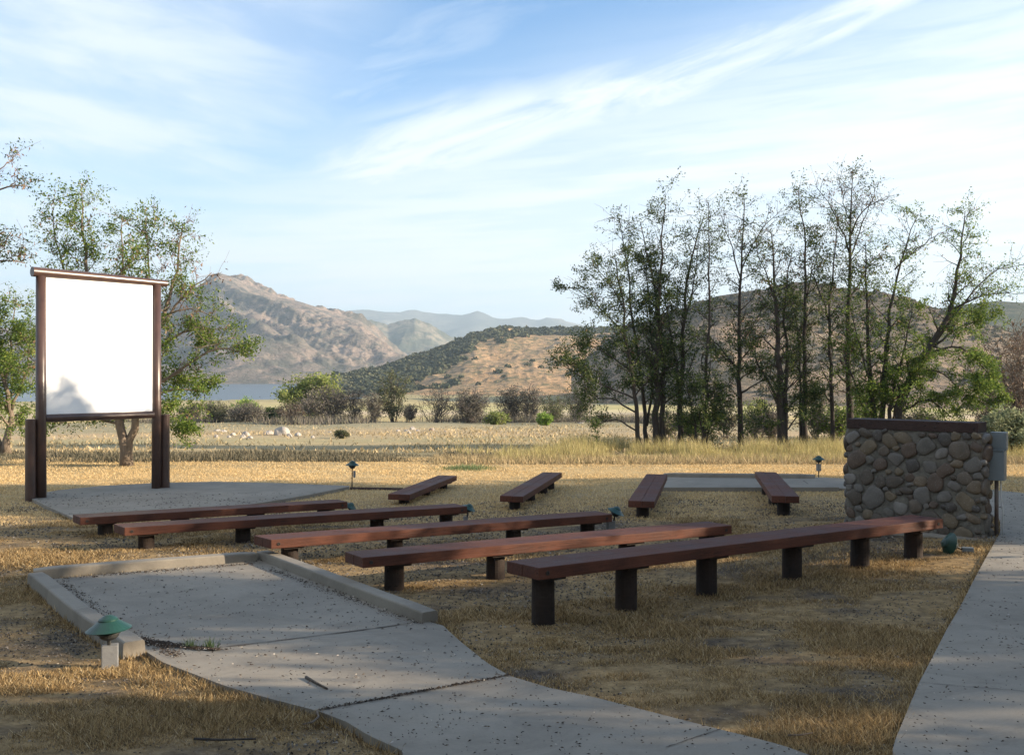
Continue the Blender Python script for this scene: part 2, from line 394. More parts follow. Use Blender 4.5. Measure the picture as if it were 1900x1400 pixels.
hill('far_mountain_range', [(-900, 600), (200, 590), (560, 583), (640, 575), (680, 572), (720, 578), (760, 583), (800, 585), (850, 584), (880, 581), (920, 590), (955, 591), (990, 597), (1020, 588), (1060, 597), (1100, 606), (1200, 600), (1500, 590), (2000, 600), (2800, 600)],
     5200, 3600, MC, zw, 110, 420, seed=3, ns=60)
hill('middle_mountain', [(560, 640), (640, 600), (671, 597), (720, 611), (745, 603), (770, 597), (800, 608), (830, 628), (870, 650), (950, 690), (1000, 700)],
     2600, 2000, MBm, zw, 50, 190, nu=160, ns=60, seed=7)
hill('left_mountain', [(-1400, 560), (-600, 600), (-200, 610), (120, 610), (240, 598), (320, 566), (365, 535), (392, 510), (405, 505), (430, 512), (470, 531), (520, 550), (560, 560), (620, 580), (671, 596), (700, 620), (735, 652), (760, 672), (790, 700)],
     1750, 1000, MA, zw, 62, 150, nu=900, ns=240, p=1.0, seed=11, slant=.9)
MD = hill_mat('tan_hill', (.46, .285, .155), (.40, .27, .16), (.12, .12, .07), .035, .55, .68)
DPROF = [(560, 716), (590, 706), (640, 697), (700, 686), (760, 666), (820, 645), (870, 626), (930, 616), (1000, 613), (1060, 612), (1150, 612), (1250, 620), (1350, 640), (1450, 700)]
XD, YD, ZD, SD, UD, _ = hill('central_hill', DPROF, ([560, 700, 1000, 1450], [560, 640, 780, 780]), ([560, 700, 1000, 1450], [480, 455, 430, 420]), MD, zw + .8, 11, 55, nu=300, ns=110, p=.95, seed=15)
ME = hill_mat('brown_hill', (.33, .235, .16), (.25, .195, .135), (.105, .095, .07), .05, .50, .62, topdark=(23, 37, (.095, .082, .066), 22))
EPROF = [(1060, 700), (1120, 640), (1180, 607), (1250, 577), (1330, 548), (1400, 537), (1500, 534), (1560, 541), (1640, 552), (1700, 565), (1760, 580), (1850, 610), (2000, 660), (2200, 680)]
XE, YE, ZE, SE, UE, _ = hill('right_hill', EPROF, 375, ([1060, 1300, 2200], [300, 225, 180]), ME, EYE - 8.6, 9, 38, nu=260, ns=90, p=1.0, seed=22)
MF = hill_mat('dark_scrub_hill', (.13, .12, .085), (.10, .10, .07), (.045, .055, .038), .03, .40, .6)
hill('dark_right_hill', [(1560, 640), (1700, 580), (1780, 564), (1850, 556), (1900, 560), (2000, 555), (2300, 560), (2900, 600)], 760, 500, MF, EYE - 9, 16, 90, nu=160, ns=60, seed=31)

# chaparral bushes on hill sides (mass of low oaks)
M_oak = island('oak_scrub_leaves', [(0, (.040, .050, .028)), (.5, (.075, .082, .045)), (1, (.13, .125, .070))], .9, noise_scale=.05)
M_brush = island('brush_leaves', [(0, (.075, .070, .045)), (.5, (.12, .108, .072)), (1, (.17, .15, .105))], .9)
def bush_blob(mb, rng, C0, R, k=5):
    """lumpy low-poly bush cloud from many leaf-clump faces; C0 (n,3), R (n,)"""
    n = len(C0); m = k * 10
    d = rng.normal(size=(n, m, 3)); d /= np.linalg.norm(d, axis=2)[:, :, None]; d[:, :, 2] = np.abs(d[:, :, 2]) * .85
    rr = R[:, None, None] * rng.uniform(.65, 1.05, (n, m, 1))
    c = C0[:, None] + d * rr
    s = R[:, None, None] * rng.uniform(.22, .42, (n, m, 1))
    nrm = d + rng.normal(scale=.45, size=d.shape); nrm /= np.linalg.norm(nrm, axis=2)[:, :, None]
    a = np.cross(nrm, rng.normal(size=d.shape)); a /= np.linalg.norm(a, axis=2)[:, :, None]; b_ = np.cross(nrm, a)
    V = np.stack([c - s * a, c + s * b_ * .8, c + s * a, c - s * b_ * .8], 2).reshape(-1, 3)
    mb.addq(V, np.arange(len(V)).reshape(-1, 4))
def scatter_hill(name, X, Y, Z, SS, UU, n, fn, rmin, rmax, label, seed):
    rng = np.random.default_rng(seed); ns, nu = X.shape
    fi = rng.uniform(2, ns - 3, n * 3); fk = rng.uniform(1, nu - 3, n * 3)
    i0 = fi.astype(int); k0 = fk.astype(int); a = fi - i0; c = fk - k0
    def bl(Q): return (Q[i0, k0] * (1 - a) * (1 - c) + Q[i0 + 1, k0] * a * (1 - c) + Q[i0, k0 + 1] * (1 - a) * c + Q[i0 + 1, k0 + 1] * a * c)
    x, y, z, s, u = bl(X), bl(Y), bl(Z), bl(SS), bl(UU) * F + 950
    keep = (rng.uniform(size=len(x)) < fn(u, s, x, y)) & (s < 1.12) & (s > .03); idx = np.where(keep)[0][:n]
    R = rng.uniform(rmin, rmax, len(idx)) * rng.uniform(.6, 1.15, len(idx))
    mb = MB(); bush_blob(mb, rng, np.stack([x, y, z], -1)[idx], R, 4)
    tag(mb.build(name, M_oak if name == 'oak_scrub' else M_brush), label, 'scrub', kind='stuff')
def fD(u, s, x, y):
    pc = fbm(x / 26, y / 26, 77, 3)
    left = 1 - sstep(790, 900, u + 90 * (1 - s) - 25 * (pc - .5) * 6)      # dense left flank
    top = sstep(.80, .90, s + (pc - .5) * .25)
    return np.clip(np.maximum(left * .95, top * .95) + .018 * (pc > .5), 0, 1) * (1 - .9 * (1 - sstep(.10, .17, s + .3 * (pc - .5))))
scatter_hill('oak_scrub', XD, YD, ZD, SD, UD, 6500, fD, 2.0, 3.6, 'dark green oak scrub covering the left flank and crest of the central hill', 5)
def fE(u, s, x, y):
    pc = fbm(x / 22, y / 22, 99, 3); return np.clip(.06 + sstep(.45, .65, pc) * .5 + sstep(.55, .8, s) * .5, 0, 1)
scatter_hill('brush', XE, YE, ZE, SE, UE, 1800, fE, .7, 1.5, 'low brown and green brush scattered over the big hill behind the right-hand trees', 6)

# ------------------------------------------------------------------ concrete
slabs = []      # polygons (xy) where no grass grows
def resample(P, n):
    P = np.array([(p[0], p[1]) for p in P]); d = np.r_[0, np.cumsum(np.hypot(*np.diff(P, axis=0).T))]
    s = np.linspace(0, d[-1], n); return np.stack([np.interp(s, d, P[:, 0]), np.interp(s, d, P[:, 1])], -1)
def strip(name, Lp, Rp, n, m, off, skirt=.12, jit=.0, flat=None):
    A = resample(Lp, n); B = resample(Rp, n)
    if jit:
        rr = np.random.default_rng(3); A = A + rr.normal(scale=jit, size=A.shape); B = B + rr.normal(scale=jit, size=B.shape)
    w = np.linspace(0, 1, m)[None, :, None]; Pn = A[:, None] * (1 - w) + B[:, None] * w
    Z = G(Pn[..., 0], Pn[..., 1]) + off if flat is None else np.full(Pn.shape[:2], flat)
    V = np.concatenate([Pn, Z[..., None]], -1).reshape(-1, 3)
    i, k = np.meshgrid(np.arange(n - 1), np.arange(m - 1), indexing='ij')
    q = np.stack([i * m + k, i * m + k + 1, (i + 1) * m + k + 1, (i + 1) * m + k], -1).reshape(-1, 4)
    mb = MB(); mb.addq(V, q)
    ring = [i_ * m for i_ in range(n)] + [(n - 1) * m + k_ for k_ in range(1, m)] + [i_ * m + m - 1 for i_ in range(n - 2, -1, -1)] + [k_ for k_ in range(m - 2, 0, -1)]
    top = V[ring]; bot = top.copy(); bot[:, 2] -= skirt; nn = len(ring)
    mb.add(np.concatenate([top, bot]), [(j, (j + 1) % nn, nn + (j + 1) % nn, nn + j) for j in range(nn)])
    slabs.append(top[:, :2].copy()); o = mb.build(name, M_conc)
    # make normals consistent
    b_ = bmesh.new(); b_.from_mesh(o.data); bmesh.ops.remove_doubles(b_, verts=b_.verts, dist=1e-5); bmesh.ops.recalc_face_normals(b_, faces=b_.faces)
    b_.to_mesh(o.data); b_.free(); return struct(o)
def joint(p, q, off, w=.014, parent=None, label='dark joint line across the concrete'):
    P = resample([p, q], 24); d = np.array([q[0] - p[0], q[1] - p[1]]); d /= np.hypot(*d); nrm = np.array([-d[1], d[0]])
    rr = np.random.default_rng(int(abs(p[0] * 100))); ww = (w * rr.uniform(.35, 1.2, 24) / 2)[:, None]
    P = P + nrm * rr.normal(scale=.003, size=24)[:, None]
    A = P + nrm * ww; B = P - nrm * ww; V = []
    for a, b_ in zip(A, B): V += [(a[0], a[1], gz(*a) + off), (b_[0], b_[1], gz(*b_) + off)]
    mb = MB(); mb.add(V, [(2 * i, 2 * i + 1, 2 * i + 3, 2 * i + 2) for i in range(23)]); o = mb.build('expansion_joint', M_joint, parent); o['kind'] = 'structure'; return o
def kerb(p, q, w, h, name='kerb', off=0.0, cham=.022):
    P = resample([p, q], 14); d = np.array([q[0] - p[0], q[1] - p[1]]); d /= np.hypot(*d); nrm = np.array([-d[1], d[0]])
    prof = [(-w / 2 - .012, -.12), (-w / 2, h - cham), (-w / 2 + cham * .35, h - cham * .3), (-w / 2 + cham, h), (w / 2 - cham, h), (w / 2 - cham * .35, h - cham * .3), (w / 2, h - cham), (w / 2 + .012, -.12)]
    V = []
    for e, c in enumerate(P):
        for a, z in prof: V.append((c[0] + nrm[0] * a, c[1] + nrm[1] * a, gz(*c) + z + off - (.012 if e in (0, 13) and z > 0 else 0)))
    k = len(prof); fs = [(i * k + j, i * k + j + 1, (i + 1) * k + j + 1, (i + 1) * k + j) for i in range(13) for j in range(k - 1)]
    fs += [tuple(range(k))[::-1], tuple(13 * k + j for j in range(k))]
    mb = MB(); mb.add(V, fs); slabs.append(np.array([P[0] + nrm * w / 2, P[-1] + nrm * w / 2, P[-1] - nrm * w / 2, P[0] - nrm * w / 2]))
    o = mb.build(name, M_conc); b_ = bmesh.new(); b_.from_mesh(o.data); bmesh.ops.recalc_face_normals(b_, faces=b_.faces); b_.to_mesh(o.data); b_.free()
    return struct(o)
walk = strip('path', [gp(80, 1082), gp(180, 1155), gp(262, 1212), gp(302, 1238), gp(420, 1284), gp(500, 1307), gp(590, 1331), gp(640, 1350), gp(685, 1378), gp(750, 1408), (-.45, 3.9), (.3, 3.2), (1.2, 2.6)],
             [gp(484, 1044), gp(600, 1090), gp(740, 1145), gp(822, 1168), gp(862, 1205), gp(905, 1240), gp(946, 1264), gp(1020, 1287), gp(1100, 1304), gp(1300, 1357), gp(1450, 1396), (1.45, 4.1), (1.75, 3.9)], 110, 30, .038)
joint(gp(396, 1212), gp(779, 1162), .043, .022) 
joint(gp(592, 1330), gp(944, 1263), .041, .020)
joint(gp(1236, 1401), gp(1338, 1366), .041, .008)
side_w = strip('sidewalk', [(1.2, 2.4), (1.55, 3.9), gp(1655, 1400), gp(1705, 1277), gp(1758, 1172), gp(1800, 1095), gp(1832, 1035), gp(1856, 992), (6.75, 13.6), (7.15, 15.2), (7.1, 16.6), (6.7, 17.8)],
                [(4.6, 2.4), (4.6, 3.9), (4.7, 5.0), (4.9, 6.2), (5.3, 7.4), (5.9, 8.8), (6.8, 10.4), (7.9, 12.0), (8.7, 13.6), (9.1, 15.4), (8.9, 17.2), (8.2, 18.9)], 90, 20, .034)
strip('path', [(6.75, 17.95), (6.2, 18.5), (5.7, 18.9), (5.45, 19.1)], [(8.15, 19.0), (7.2, 20.3), (6.6, 20.9), (6.25, 21.1)], 14, 10, .050)
joint(gp(1706, 1277), gp(2050, 1307), .039, .009); joint(gp(1785, 1120), gp(1990, 1130), .039, .006); joint(gp(1838, 1026), gp(2000, 1032), .039, .008)
for a, b_ in (((66, 1084), (249, 1221)), ((62, 1078), (474, 1045)), ((487, 1041), (798, 1161))):
    kerb(gp(*a), gp(*b_), .145, .135, cham=.014)
# the matching pad on the far side
pf = strip('concrete_pad', [gp(1222, 912), gp(1557, 912)], [gp(1236, 890), gp(1515, 893)], 20, 10, .085, .2)
kerb(gp(1232, 891), gp(1512, 894.5), .15, .17)
joint(gp(1500, 906), gp(1490, 899), .09, .02)
# stage in front of the screen
stz = gz(-7, 18) + .10
stage = strip('stage_slab', [gp(48, 925), gp(110, 914), gp(190, 906), gp(282, 901), gp(400, 898), gp(520, 901), gp(648, 906)],
              [gp(135, 967), gp(230, 962), gp(330, 955), gp(430, 946), gp(500, 936), gp(570, 924), gp(648, 907.5)], 50, 24, .06, .25)

# ------------------------------------------------------------------ benches
BG = 'low plank benches around the stage'
def gap_clip(n): pass
def bench(label, p0, p1, s0, s1, posts, b0x=None, b1x=None, w=.40, th=.102, end_bolts=True):
    """p0/p1: front top edge ends in photo pixels; s0/s1: drop of the seat below the eye there"""
    A = pt(p0[0], p0[1], s0 * F / (p0[1] - 690)); B = pt(p1[0], p1[1], s1 * F / (p1[1] - 690))
    d = (B - A); Lh = d.length; d.normalize(); h = Vector((d.x, d.y, 0)).normalized(); nrm = Vector((-h.y, h.x, 0))
    if nrm.y < 0: nrm = -nrm
    root = thing('plank_bench', label, 'bench', (A.x, A.y, gz(A.x, A.y)), BG)
    def end_x(P, bx):
        """offset along the bench of the back corner"""
        if bx is None: return 0.0
        Q = P + nrm * w; u = (bx - 950) / F      # (Q + t h).x = u (Q + t h).y
        t_ = (u * Q.y - Q.x) / (h.x - u * h.y); return max(-.22, min(.22, t_))
    o0 = end_x(A, b0x); o1 = end_x(B, b1x)
    for k in (0, 1):
        f0, f1 = (0, .497) if k == 0 else (.503, 1)
        mb = MB(); V = []
        for P, o_ in ((A, o0), (B, o1)):
            for f in (f0, f1):
                for z in (0, -th):
                    q = P + nrm * (w * f) + d * (o_ * f); V.append((q.x, q.y, q.z + z - (.002 if k else 0)))
        V = np.array(V)
        mb.add(V, [(0, 1, 5, 4), (2, 6, 7, 3), (0, 4, 6, 2), (1, 3, 7, 5), (0, 2, 3, 1), (4, 5, 7, 6)])
        # own axes so the grain runs along the plank
        o = mb.build('seat_plank', M_plank, None, bevel=.007)
        R = Matrix((h, nrm, Vector((0, 0, 1)))).transposed().to_4x4(); R.translation = A
        o.data.transform(R.inverted()); o.parent = root; o.matrix_local = Matrix.Translation(-root.location) @ R
        bb = bmesh.new(); bb.from_mesh(o.data); bmesh.ops.recalc_face_normals(bb, faces=bb.faces); bb.to_mesh(o.data); bb.free()
    for pxx, wpx in posts:
        # distance along the bench where the post's centre (mid-width) has this column
        u = (pxx - 950) / F; Q = A + nrm * (w * .5)
        t_ = (u * Q.y - Q.x) / (h.x - u * h.y); c = Q + d * t_
        top = c.z - th; g = gz(c.x, c.y) - .05
        mb = MB(); rng = random.Random(int(pxx)); r = .098
        a = np.linspace(0, 2 * np.pi, 20, endpoint=False); V = []
        for z, k_ in ((g, 1.02), (g + .1, 1.0), (top - .03, .98), (top - .02, .98)):
            V += [(c.x + r * k_ * (1 + .03 * math.sin(3 * t2 + pxx)) * math.cos(t2), c.y + r * k_ * math.sin(t2), z) for t2 in a]
        fs = [(i_ * 20 + j, i_ * 20 + (j + 1) % 20, (i_ + 1) * 20 + (j + 1) % 20, (i_ + 1) * 20 + j) for i_ in range(3) for j in range(20)]
        fs += [tuple(range(20))[::-1], tuple(60 + j for j in range(20))]
        mb.add(V, fs); po = mb.build('post', M_post, root, smooth=False)
        mb = MB(); rot = math.atan2(h.y, h.x)
        mb.box((c.x, c.y, top - .0115), (.235, w * .86, .021), rot); mb.build('cleat', M_post, root)
    if end_bolts:
        for P, sg in ((A, 1), (B, -1)):
            c = P + d * (.085 * sg) - Vector((0, 0, th * .5)) - nrm * .003; mb = MB()
            R = Matrix((h, Vector((0, 0, 1)), -nrm)).transposed()
            mb.lathe([(.019, -.004), (.019, .002), (.013, .003), (.012, -.002)], 12, tuple(c), R); mb.build('bolt', M_bolt, root)
    return root, A, B, h, nrm
bench('nearest and longest red-brown bench with six post legs, reaching to the stone wall', (1000, 1053), (1750, 962), 1.59, 1.62,
      [(1007, 46), (1162, 44), (1311, 40), (1470, 38), (1596, 36), (1695, 34)], 940)
bench('second red-brown bench from the camera, sunlit patch near its left end', (673, 1034), (1358, 974), 1.77, 1.80,
      [(731, 38), (919, 36), (1163, 33), (1312, 31)], 640, 1313)
bench('dark red-brown bench in the middle of the left block, green lamp at its right end', (503, 1001), (1136, 953.5), 1.857, 1.89,
      [(538, 33), (733, 31), (953, 29), (1090, 28)], 471)
bench('dark bench second from the stage, its left post leg just above the concrete kerb', (231, 978.5), (867, 939), 1.897, 1.96,
      [(271, 30), (451, 28), (699, 27), (828, 25)], 211)
bench('bench of the left block closest to the stage slab, orange light on its left end', (149, 960), (645, 930.5), 1.94, 2.0,
      [(195, 28), (330, 26), (470, 25), (600, 24)], 135)
def far_bench(label, nl, nr_, fl, fr, dn, df, posts):
    """benches seen end on: near/far end corners in pixels at distances dn, df"""
    def P(p, d): return pt(p[0], p[1], d)
    A, A2, B, B2 = P(nl, dn), P(nr_, dn), P(fl, df), P(fr, df)
    root = thing('plank_bench', label, 'bench', (A.x, A.y, gz(A.x, A.y)), BG)
    h = ((B + B2) - (A + A2)); h.normalize(); n0 = (A2 - A); th = .102
    hx = Vector((h.x, h.y, 0)).normalized(); nn = Vector((hx.y, -hx.x, 0))
    w = .40; mA = (A + A2) / 2; mB = (B + B2) / 2
    for k in (0, 1):
        f0, f1 = (-.5, -.003) if k == 0 else (.003, .5); V = []
        for Q in (mA, mB):
            for f in (f0, f1):
                for z in (0, -th): q = Q + nn * (w * f); V.append((q.x, q.y, q.z + z - (.002 if k else 0)))
        mb = MB(); mb.add(V, [(0, 1, 5, 4), (2, 6, 7, 3), (0, 4, 6, 2), (1, 3, 7, 5), (0, 2, 3, 1), (4, 5, 7, 6)])
        o = mb.build('seat_plank', M_plank, None, bevel=.007)
        R = Matrix((hx, nn, Vector((0, 0, 1)))).transposed().to_4x4(); R.translation = mA
        o.data.transform(R.inverted()); o.parent = root; o.matrix_local = Matrix.Translation(-root.location) @ R
        bb = bmesh.new(); bb.from_mesh(o.data); bmesh.ops.recalc_face_normals(bb, faces=bb.faces); bb.to_mesh(o.data); bb.free()
    for f in posts:
        c = mA.lerp(mB, f); top = c.z - th; g = gz(c.x, c.y) - .05
        mb = MB(); mb.tube([(c.x, c.y, g), (c.x, c.y, g + .08), (c.x, c.y, top - .021)], [.1, .098, .097], 18); mb.build('post', M_post, root)
        mb = MB(); mb.box((c.x, c.y, top - .0115), (.235, w * .86, .021), math.atan2(hx.y, hx.x)); mb.build('cleat', M_post, root)
far_bench('small bench nearest the stage in the far block, pointing away to the right', (719, 915.5), (760.5, 917.5), (813.7, 881), (848, 882), 17.5, 20.9, (.09, .5, .88))
far_bench('bench pointing away, between the bench beside the stage and the one at the far pad', (926.6, 919), (971, 920.6), (1007, 875), (1043, 876.6), 16.6, 20.5, (.07, .4, .72, .92))
far_bench('bench whose far end touches the left end of the far concrete pad', (1165.7, 927.7), (1214, 930), (1199.4, 878.6), (1238, 879.5), 15.0, 18.9, (.07, .5, .9))
far_bench('bench slanting to the left across the far concrete pad, nearest the stone wall', (1432, 919), (1483, 920.6), (1401, 874.3), (1439.4, 875.7), 14.7, 18.6, (.08, .5, .9))

# ------------------------------------------------------------------ projection screen
sA = Vector((-8.74, 18.25, 0)); sB = Vector((-7.23, 20.0, 0)); sA.z = gz(sA.x, sA.y); sB.z = gz(sB.x, sB.y)
sd = Vector((sB.x - sA.x, sB.y - sA.y, 0)).normalized(); sn = Vector((sd.y, -sd.x, 0))
scr = thing('projection_screen', 'tall white outdoor screen in a brown log frame standing behind the stage slab', 'screen', sA)
ztop = EYE + 1.80; zrail = EYE - .86
for P in (sA, sB):
    mb = MB(); mb.tube([(P.x, P.y, P.z - .05), (P.x, P.y, P.z + 1.5), (P.x, P.y, ztop - .02)], [.096, .093, .088], 24); mb.build('post', M_log, scr, smooth=True)
for P, sg in ((sA, -1), (sB, 1)):
    Q = P + sd * (.19 * sg); zt = EYE - .865 + (0 if sg < 0 else 0)
    mb = MB(); mb.tube([(Q.x, Q.y, P.z - .05), (Q.x, Q.y, zt - .01), (Q.x, Q.y, zt)], [.094, .090, .082], 24); o = mb.build('side_post', M_log, scr); 
a = sA - sd * .16; b_ = sB + sd * .22
mb = MB(); mb.tube([(a.x, a.y, ztop + .05), ((a.x + b_.x) / 2, (a.y + b_.y) / 2, ztop + .035), (b_.x, b_.y, ztop + .01)], [.092, .084, .068], 24); mb.build('top_beam', M_log, scr, smooth=False)
mb = MB(); a = sA + sd * .07; b_ = sB - sd * .07
mb.tube([(a.x, a.y, zrail), (b_.x, b_.y, zrail)], [.075, .072], 24); mb.build('bottom_rail', M_log, scr)
mb = MB(); c = (sA + sB) / 2; ln = (sB - sA).to_2d().length - .17; z0 = zrail + .068; z1 = ztop - .035
mb.box((c.x, c.y, (z0 + z1) / 2), (ln, .03, z1 - z0), math.atan2(sd.y, sd.x)); mb.build('screen_panel', M_panel, scr, bevel=.003)

# edging board at the tip of the stage
mb = MB(); a = gp(650, 908); b_ = gp(748, 909.5); mb.tube([(a.x, a.y, a.z + .02), (b_.x, b_.y, b_.z + .02)], .035, 4); tag(mb.build('edging_board', M_cap), 'thin dark board lying in the grass from the stage tip to the small bench', 'board')

# ------------------------------------------------------------------ stone wall
def stone_mat():
    m, t, b = newmat('river_cobble'); g = nd(t, 'ShaderNodeNewGeometry')
    c = ramp(t, g.outputs['Random Per Island'], [(0, (.13, .125, .118)), (.12, (.085, .050, .034)), (.24, (.15, .108, .065)), (.36, (.030, .031, .035)),
        (.47, (.115, .09, .068)), (.58, (.15, .11, .062)), (.70, (.10, .098, .088)), (.80, (.055, .043, .034)), (.93, (.20, .188, .175)), (1, (.14, .08, .058))], 'CONSTANT')
    n = noise(t, 9, 6, .7); c = mix(t, .42, c, (.105, .080, .055)); c = mix(t, .55, c, ramp(t, n, [(.3, (.35, .35, .35)), (.7, (1.25, 1.25, 1.25))]), 'MULTIPLY')
    sp = noise(t, 70, 3, .6); c = mix(t, ramp(t, sp, [(.6, (0, 0, 0)), (.68, (.4, .4, .4))]), c, (.35, .32, .28))
    t.links.new(c, b.inputs['Base Color']); b.inputs['Roughness'].default_value = .62; bump(t, b, n, .3, .01); return m
M_stone = stone_mat(); M_mortar = simple('mortar', (.095, .086, .070), (.18, .164, .135), 22, .95, bs=.9, bd=.012)
wA = Vector((4.49, 13.22, 0)); wB = Vector((5.77, 12.08, 0)); wd = (wB - wA).normalized(); wn_ = Vector((wd.y, -wd.x, 0))   # front normal
if wn_.y > 0: wn_ = -wn_
WL = (wB - wA).length; WT = .34; WH = 1.36; wz = gz(5.2, 12.5) - .03
wall = thing('stone_wall', 'low cobblestone wall under a dark timber cap, beside the long bench', 'wall', (wA.x, wA.y, wz))
def wp(u_, v_, n_): return wA + wd * u_ + wn_ * n_ + Vector((0, 0, wz + v_))
mb = MB(); V = []; NU, NV = 30, 22
def outline(q):
    """rounded rectangle around the wall in plan; q in 0..1"""
    P = []; r = .06; W2 = WL; T = WT
    for cx, cy, a0 in ((W2 - r, -r, 0), (W2 - r, -T + r, -90), (r, -T + r, -180), (r, -r, -270)):
        for j in range(5): a_ = math.radians(90 + a0 - j * 22.5); P.append((cx + r * math.cos(a_), cy + r * math.sin(a_)))
    return P
ring0 = outline(0); ring = []
for i_ in range(len(ring0)):
    p, q = ring0[i_], ring0[(i_ + 1) % len(ring0)]; dd = math.hypot(q[0] - p[0], q[1] - p[1]); k_ = max(1, int(dd / .05))
    ring += [(p[0] + (q[0] - p[0]) * j / k_, p[1] + (q[1] - p[1]) * j / k_) for j in range(k_)]
nr = len(ring)
for j in range(NV + 1):
    v_ = -.1 + (WH + .1) * j / NV
    for (x_, y_) in ring:
        dx = (vnoise(x_ * 9 + y_ * 7, v_ * 9, 4) - .5) * .03; k_ = 1 + .02 * (1 - v_ / WH)
        p = wp((x_ - WL / 2) * k_ + WL / 2, v_, (y_ + float(dx))); V.append(tuple(p))
fs = [(j * nr + i_, j * nr + (i_ + 1) % nr, (j + 1) * nr + (i_ + 1) % nr, (j + 1) * nr + i_) for j in range(NV) for i_ in range(nr)]
fs.append(tuple(NV * nr + i_ for i_ in range(nr))); mb.add(V, fs)
o = mb.build('mortar_core', M_mortar, wall); b2 = bmesh.new(); b2.from_mesh(o.data); bmesh.ops.recalc_face_normals(b2, faces=b2.faces); b2.to_mesh(o.data); b2.free()
def cobbles(rng, umax, vmax, n_try=6000):
    out = []
    sizes = [(1.5, 7), (1.15, 24), (.95, 44), (.72, 30), (.5, 22)]
    for s_, cnt in sizes:
        k_ = 0
        for _ in range(n_try):
            if k_ >= cnt: break
            rx = .090 * s_ * rng.uniform(.85, 1.25); rz_ = rx * rng.uniform(.66, 1.0); r_ = max(rx, rz_)
            u_ = rng.uniform(rx * .75, umax - rx * .75); v_ = rng.uniform(rz_ * .7 + (0 if s_ < 1.4 else 0), vmax - rz_ * .95)
            if s_ > 1.4 and v_ > .45 and rng.random() < .8: continue
            if all(math.hypot(u_ - a_, v_ - b__) > (r_ + c_) * .93 for a_, b__, c_, _, _, _ in out):
                out.append((u_, v_, (rx + rz_) / 2, rx, rz_, rng.uniform(-.8, .8))); k_ += 1
    return out
def cobble(mb, c, ax, ay, n_, rx, rz_, dep, rot, rng):
    bm2 = bmesh.new(); bmesh.ops.create_icosphere(bm2, subdivisions=3, radius=1); V = []
    o1, o2 = rng.uniform(0, 99), rng.uniform(0, 99); ca, sa = math.cos(rot), math.sin(rot)
    P = np.array([v_.co[:] for v_ in bm2.verts]); F_ = [[v_.index for v_ in f.verts] for f in bm2.faces]; bm2.free()
    k_ = 1 + (fbm(P[:, 0] * .9 + o1, P[:, 1] * .9 + o2, 3, 1) - .5) * .62 + (fbm(P[:, 0] * 3 + o1 + P[:, 2], P[:, 1] * 3 + o2, 5, 2) - .5) * .14
    P = np.sign(P) * np.abs(P) ** np.array((.88, .88, .62)) * k_[:, None]
    x_ = P[:, 0] * rx; y_ = P[:, 1] * rz_; xr = x_ * ca - y_ * sa; yr = x_ * sa + y_ * ca
    Q = np.array(c) + xr[:, None] * np.array(ax) + yr[:, None] * np.array(ay) + (P[:, 2] * dep)[:, None] * np.array(n_)
    mb.add(Q, F_)
rng = random.Random(12); mb = MB(); up = (0, 0, 1)
for u_, v_, _, rx, rz_, rot in cobbles(rng, WL, WH): cobble(mb, wp(u_, v_, .006), wd, up, wn_, rx, rz_, rng.uniform(.020, .032), rot, rng)
for u_, v_, _, rx, rz_, rot in cobbles(rng, WT, WH, 1500): cobble(mb, wA + wd * (WL + .006) - wn_ * u_ + Vector((0, 0, wz + v_)), -wn_, up, wd, rx, rz_, rng.uniform(.035, .055), rot, rng)
for u_, v_, _, rx, rz_, rot in cobbles(rng, WT, WH, 1500): cobble(mb, wA + wd * (-.006) - wn_ * u_ + Vector((0, 0, wz + v_)), wn_, up, -wd, rx, rz_, rng.uniform(.035, .055), rot, rng)
for u_, v_, _, rx, rz_, rot in cobbles(rng, WL, WH, 800): cobble(mb, wp(u_, v_, -WT - .006), wd, up, -wn_, rx, rz_, .045, rot, rng)
mb.build('cobbles', M_stone, wall, smooth=True)
mb = MB(); c = wp(WL / 2 - .01, WH + .062, -WT / 2 + .01); mb.box(c, (WL - .06, WT + .02, .128), math.atan2(wd.y, wd.x)); mb.build('timber_cap', M_cap, wall, bevel=.008)
for u_ in (1.16, 1.62, .2):
    mb = MB(); R = Matrix((wd, Vector((0, 0, 1)), wn_)).transposed(); mb.lathe([(.012, -.01), (.012, .003), (.009, .004), (.009, -.002)], 10, tuple(wp(u_, WH + .05, .022)), R); mb.build('bolt', M_bolt, wall)
mb = MB(); mb.box(wp(WL / 2 + .15, .02, -.1), (WL + .35, WT + .22, .10), math.atan2(wd.y, wd.x)); mb.build('footing', M_conc, wall, bevel=.01)

# ------------------------------------------------------------------ electrical boxes on a pipe
eb = pt(1849, 690, 12.28); ez = gz(eb.x, eb.y); er = math.atan2(-.6, .8)
ebx = thing('electrical_box', 'grey electrical boxes stacked on a thin pipe at the right end of the stone wall', 'electrical box', (eb.x, eb.y, ez))
def zp(py, d=12.28): return EYE + (690 - py) / F * d
fx = Vector((.8, -.6, 0)); fn_ = Vector((-.6, -.8, 0))
mb = MB(); mb.tube([(eb.x, eb.y, ez - .05), (eb.x, eb.y, zp(860))], .024, 12); mb.build('pipe', M_pipe, ebx, smooth=True)
mb = MB(); q = eb + fx * .065; mb.tube([(q.x, q.y, ez - .03), (q.x + .01, q.y, ez + .35), (q.x - .012, q.y, ez + .5), (q.x - .02, q.y, zp(880))], .008, 8); mb.build('conduit', M_galv, ebx, smooth=True)
mb = MB(); c = eb + fx * .03; mb.box((c.x, c.y, zp(817.5)), (.185, .12, zp(801) - zp(834)), er); up_ = mb.build('upper_box', M_boxgrey, ebx, bevel=.006)
mb = MB(); c2 = c + fn_ * .058; mb.box((c2.x, c2.y, zp(817)), (.150, .008, .17), er); mb.build('cover', M_boxgrey, ebx, bevel=.003)
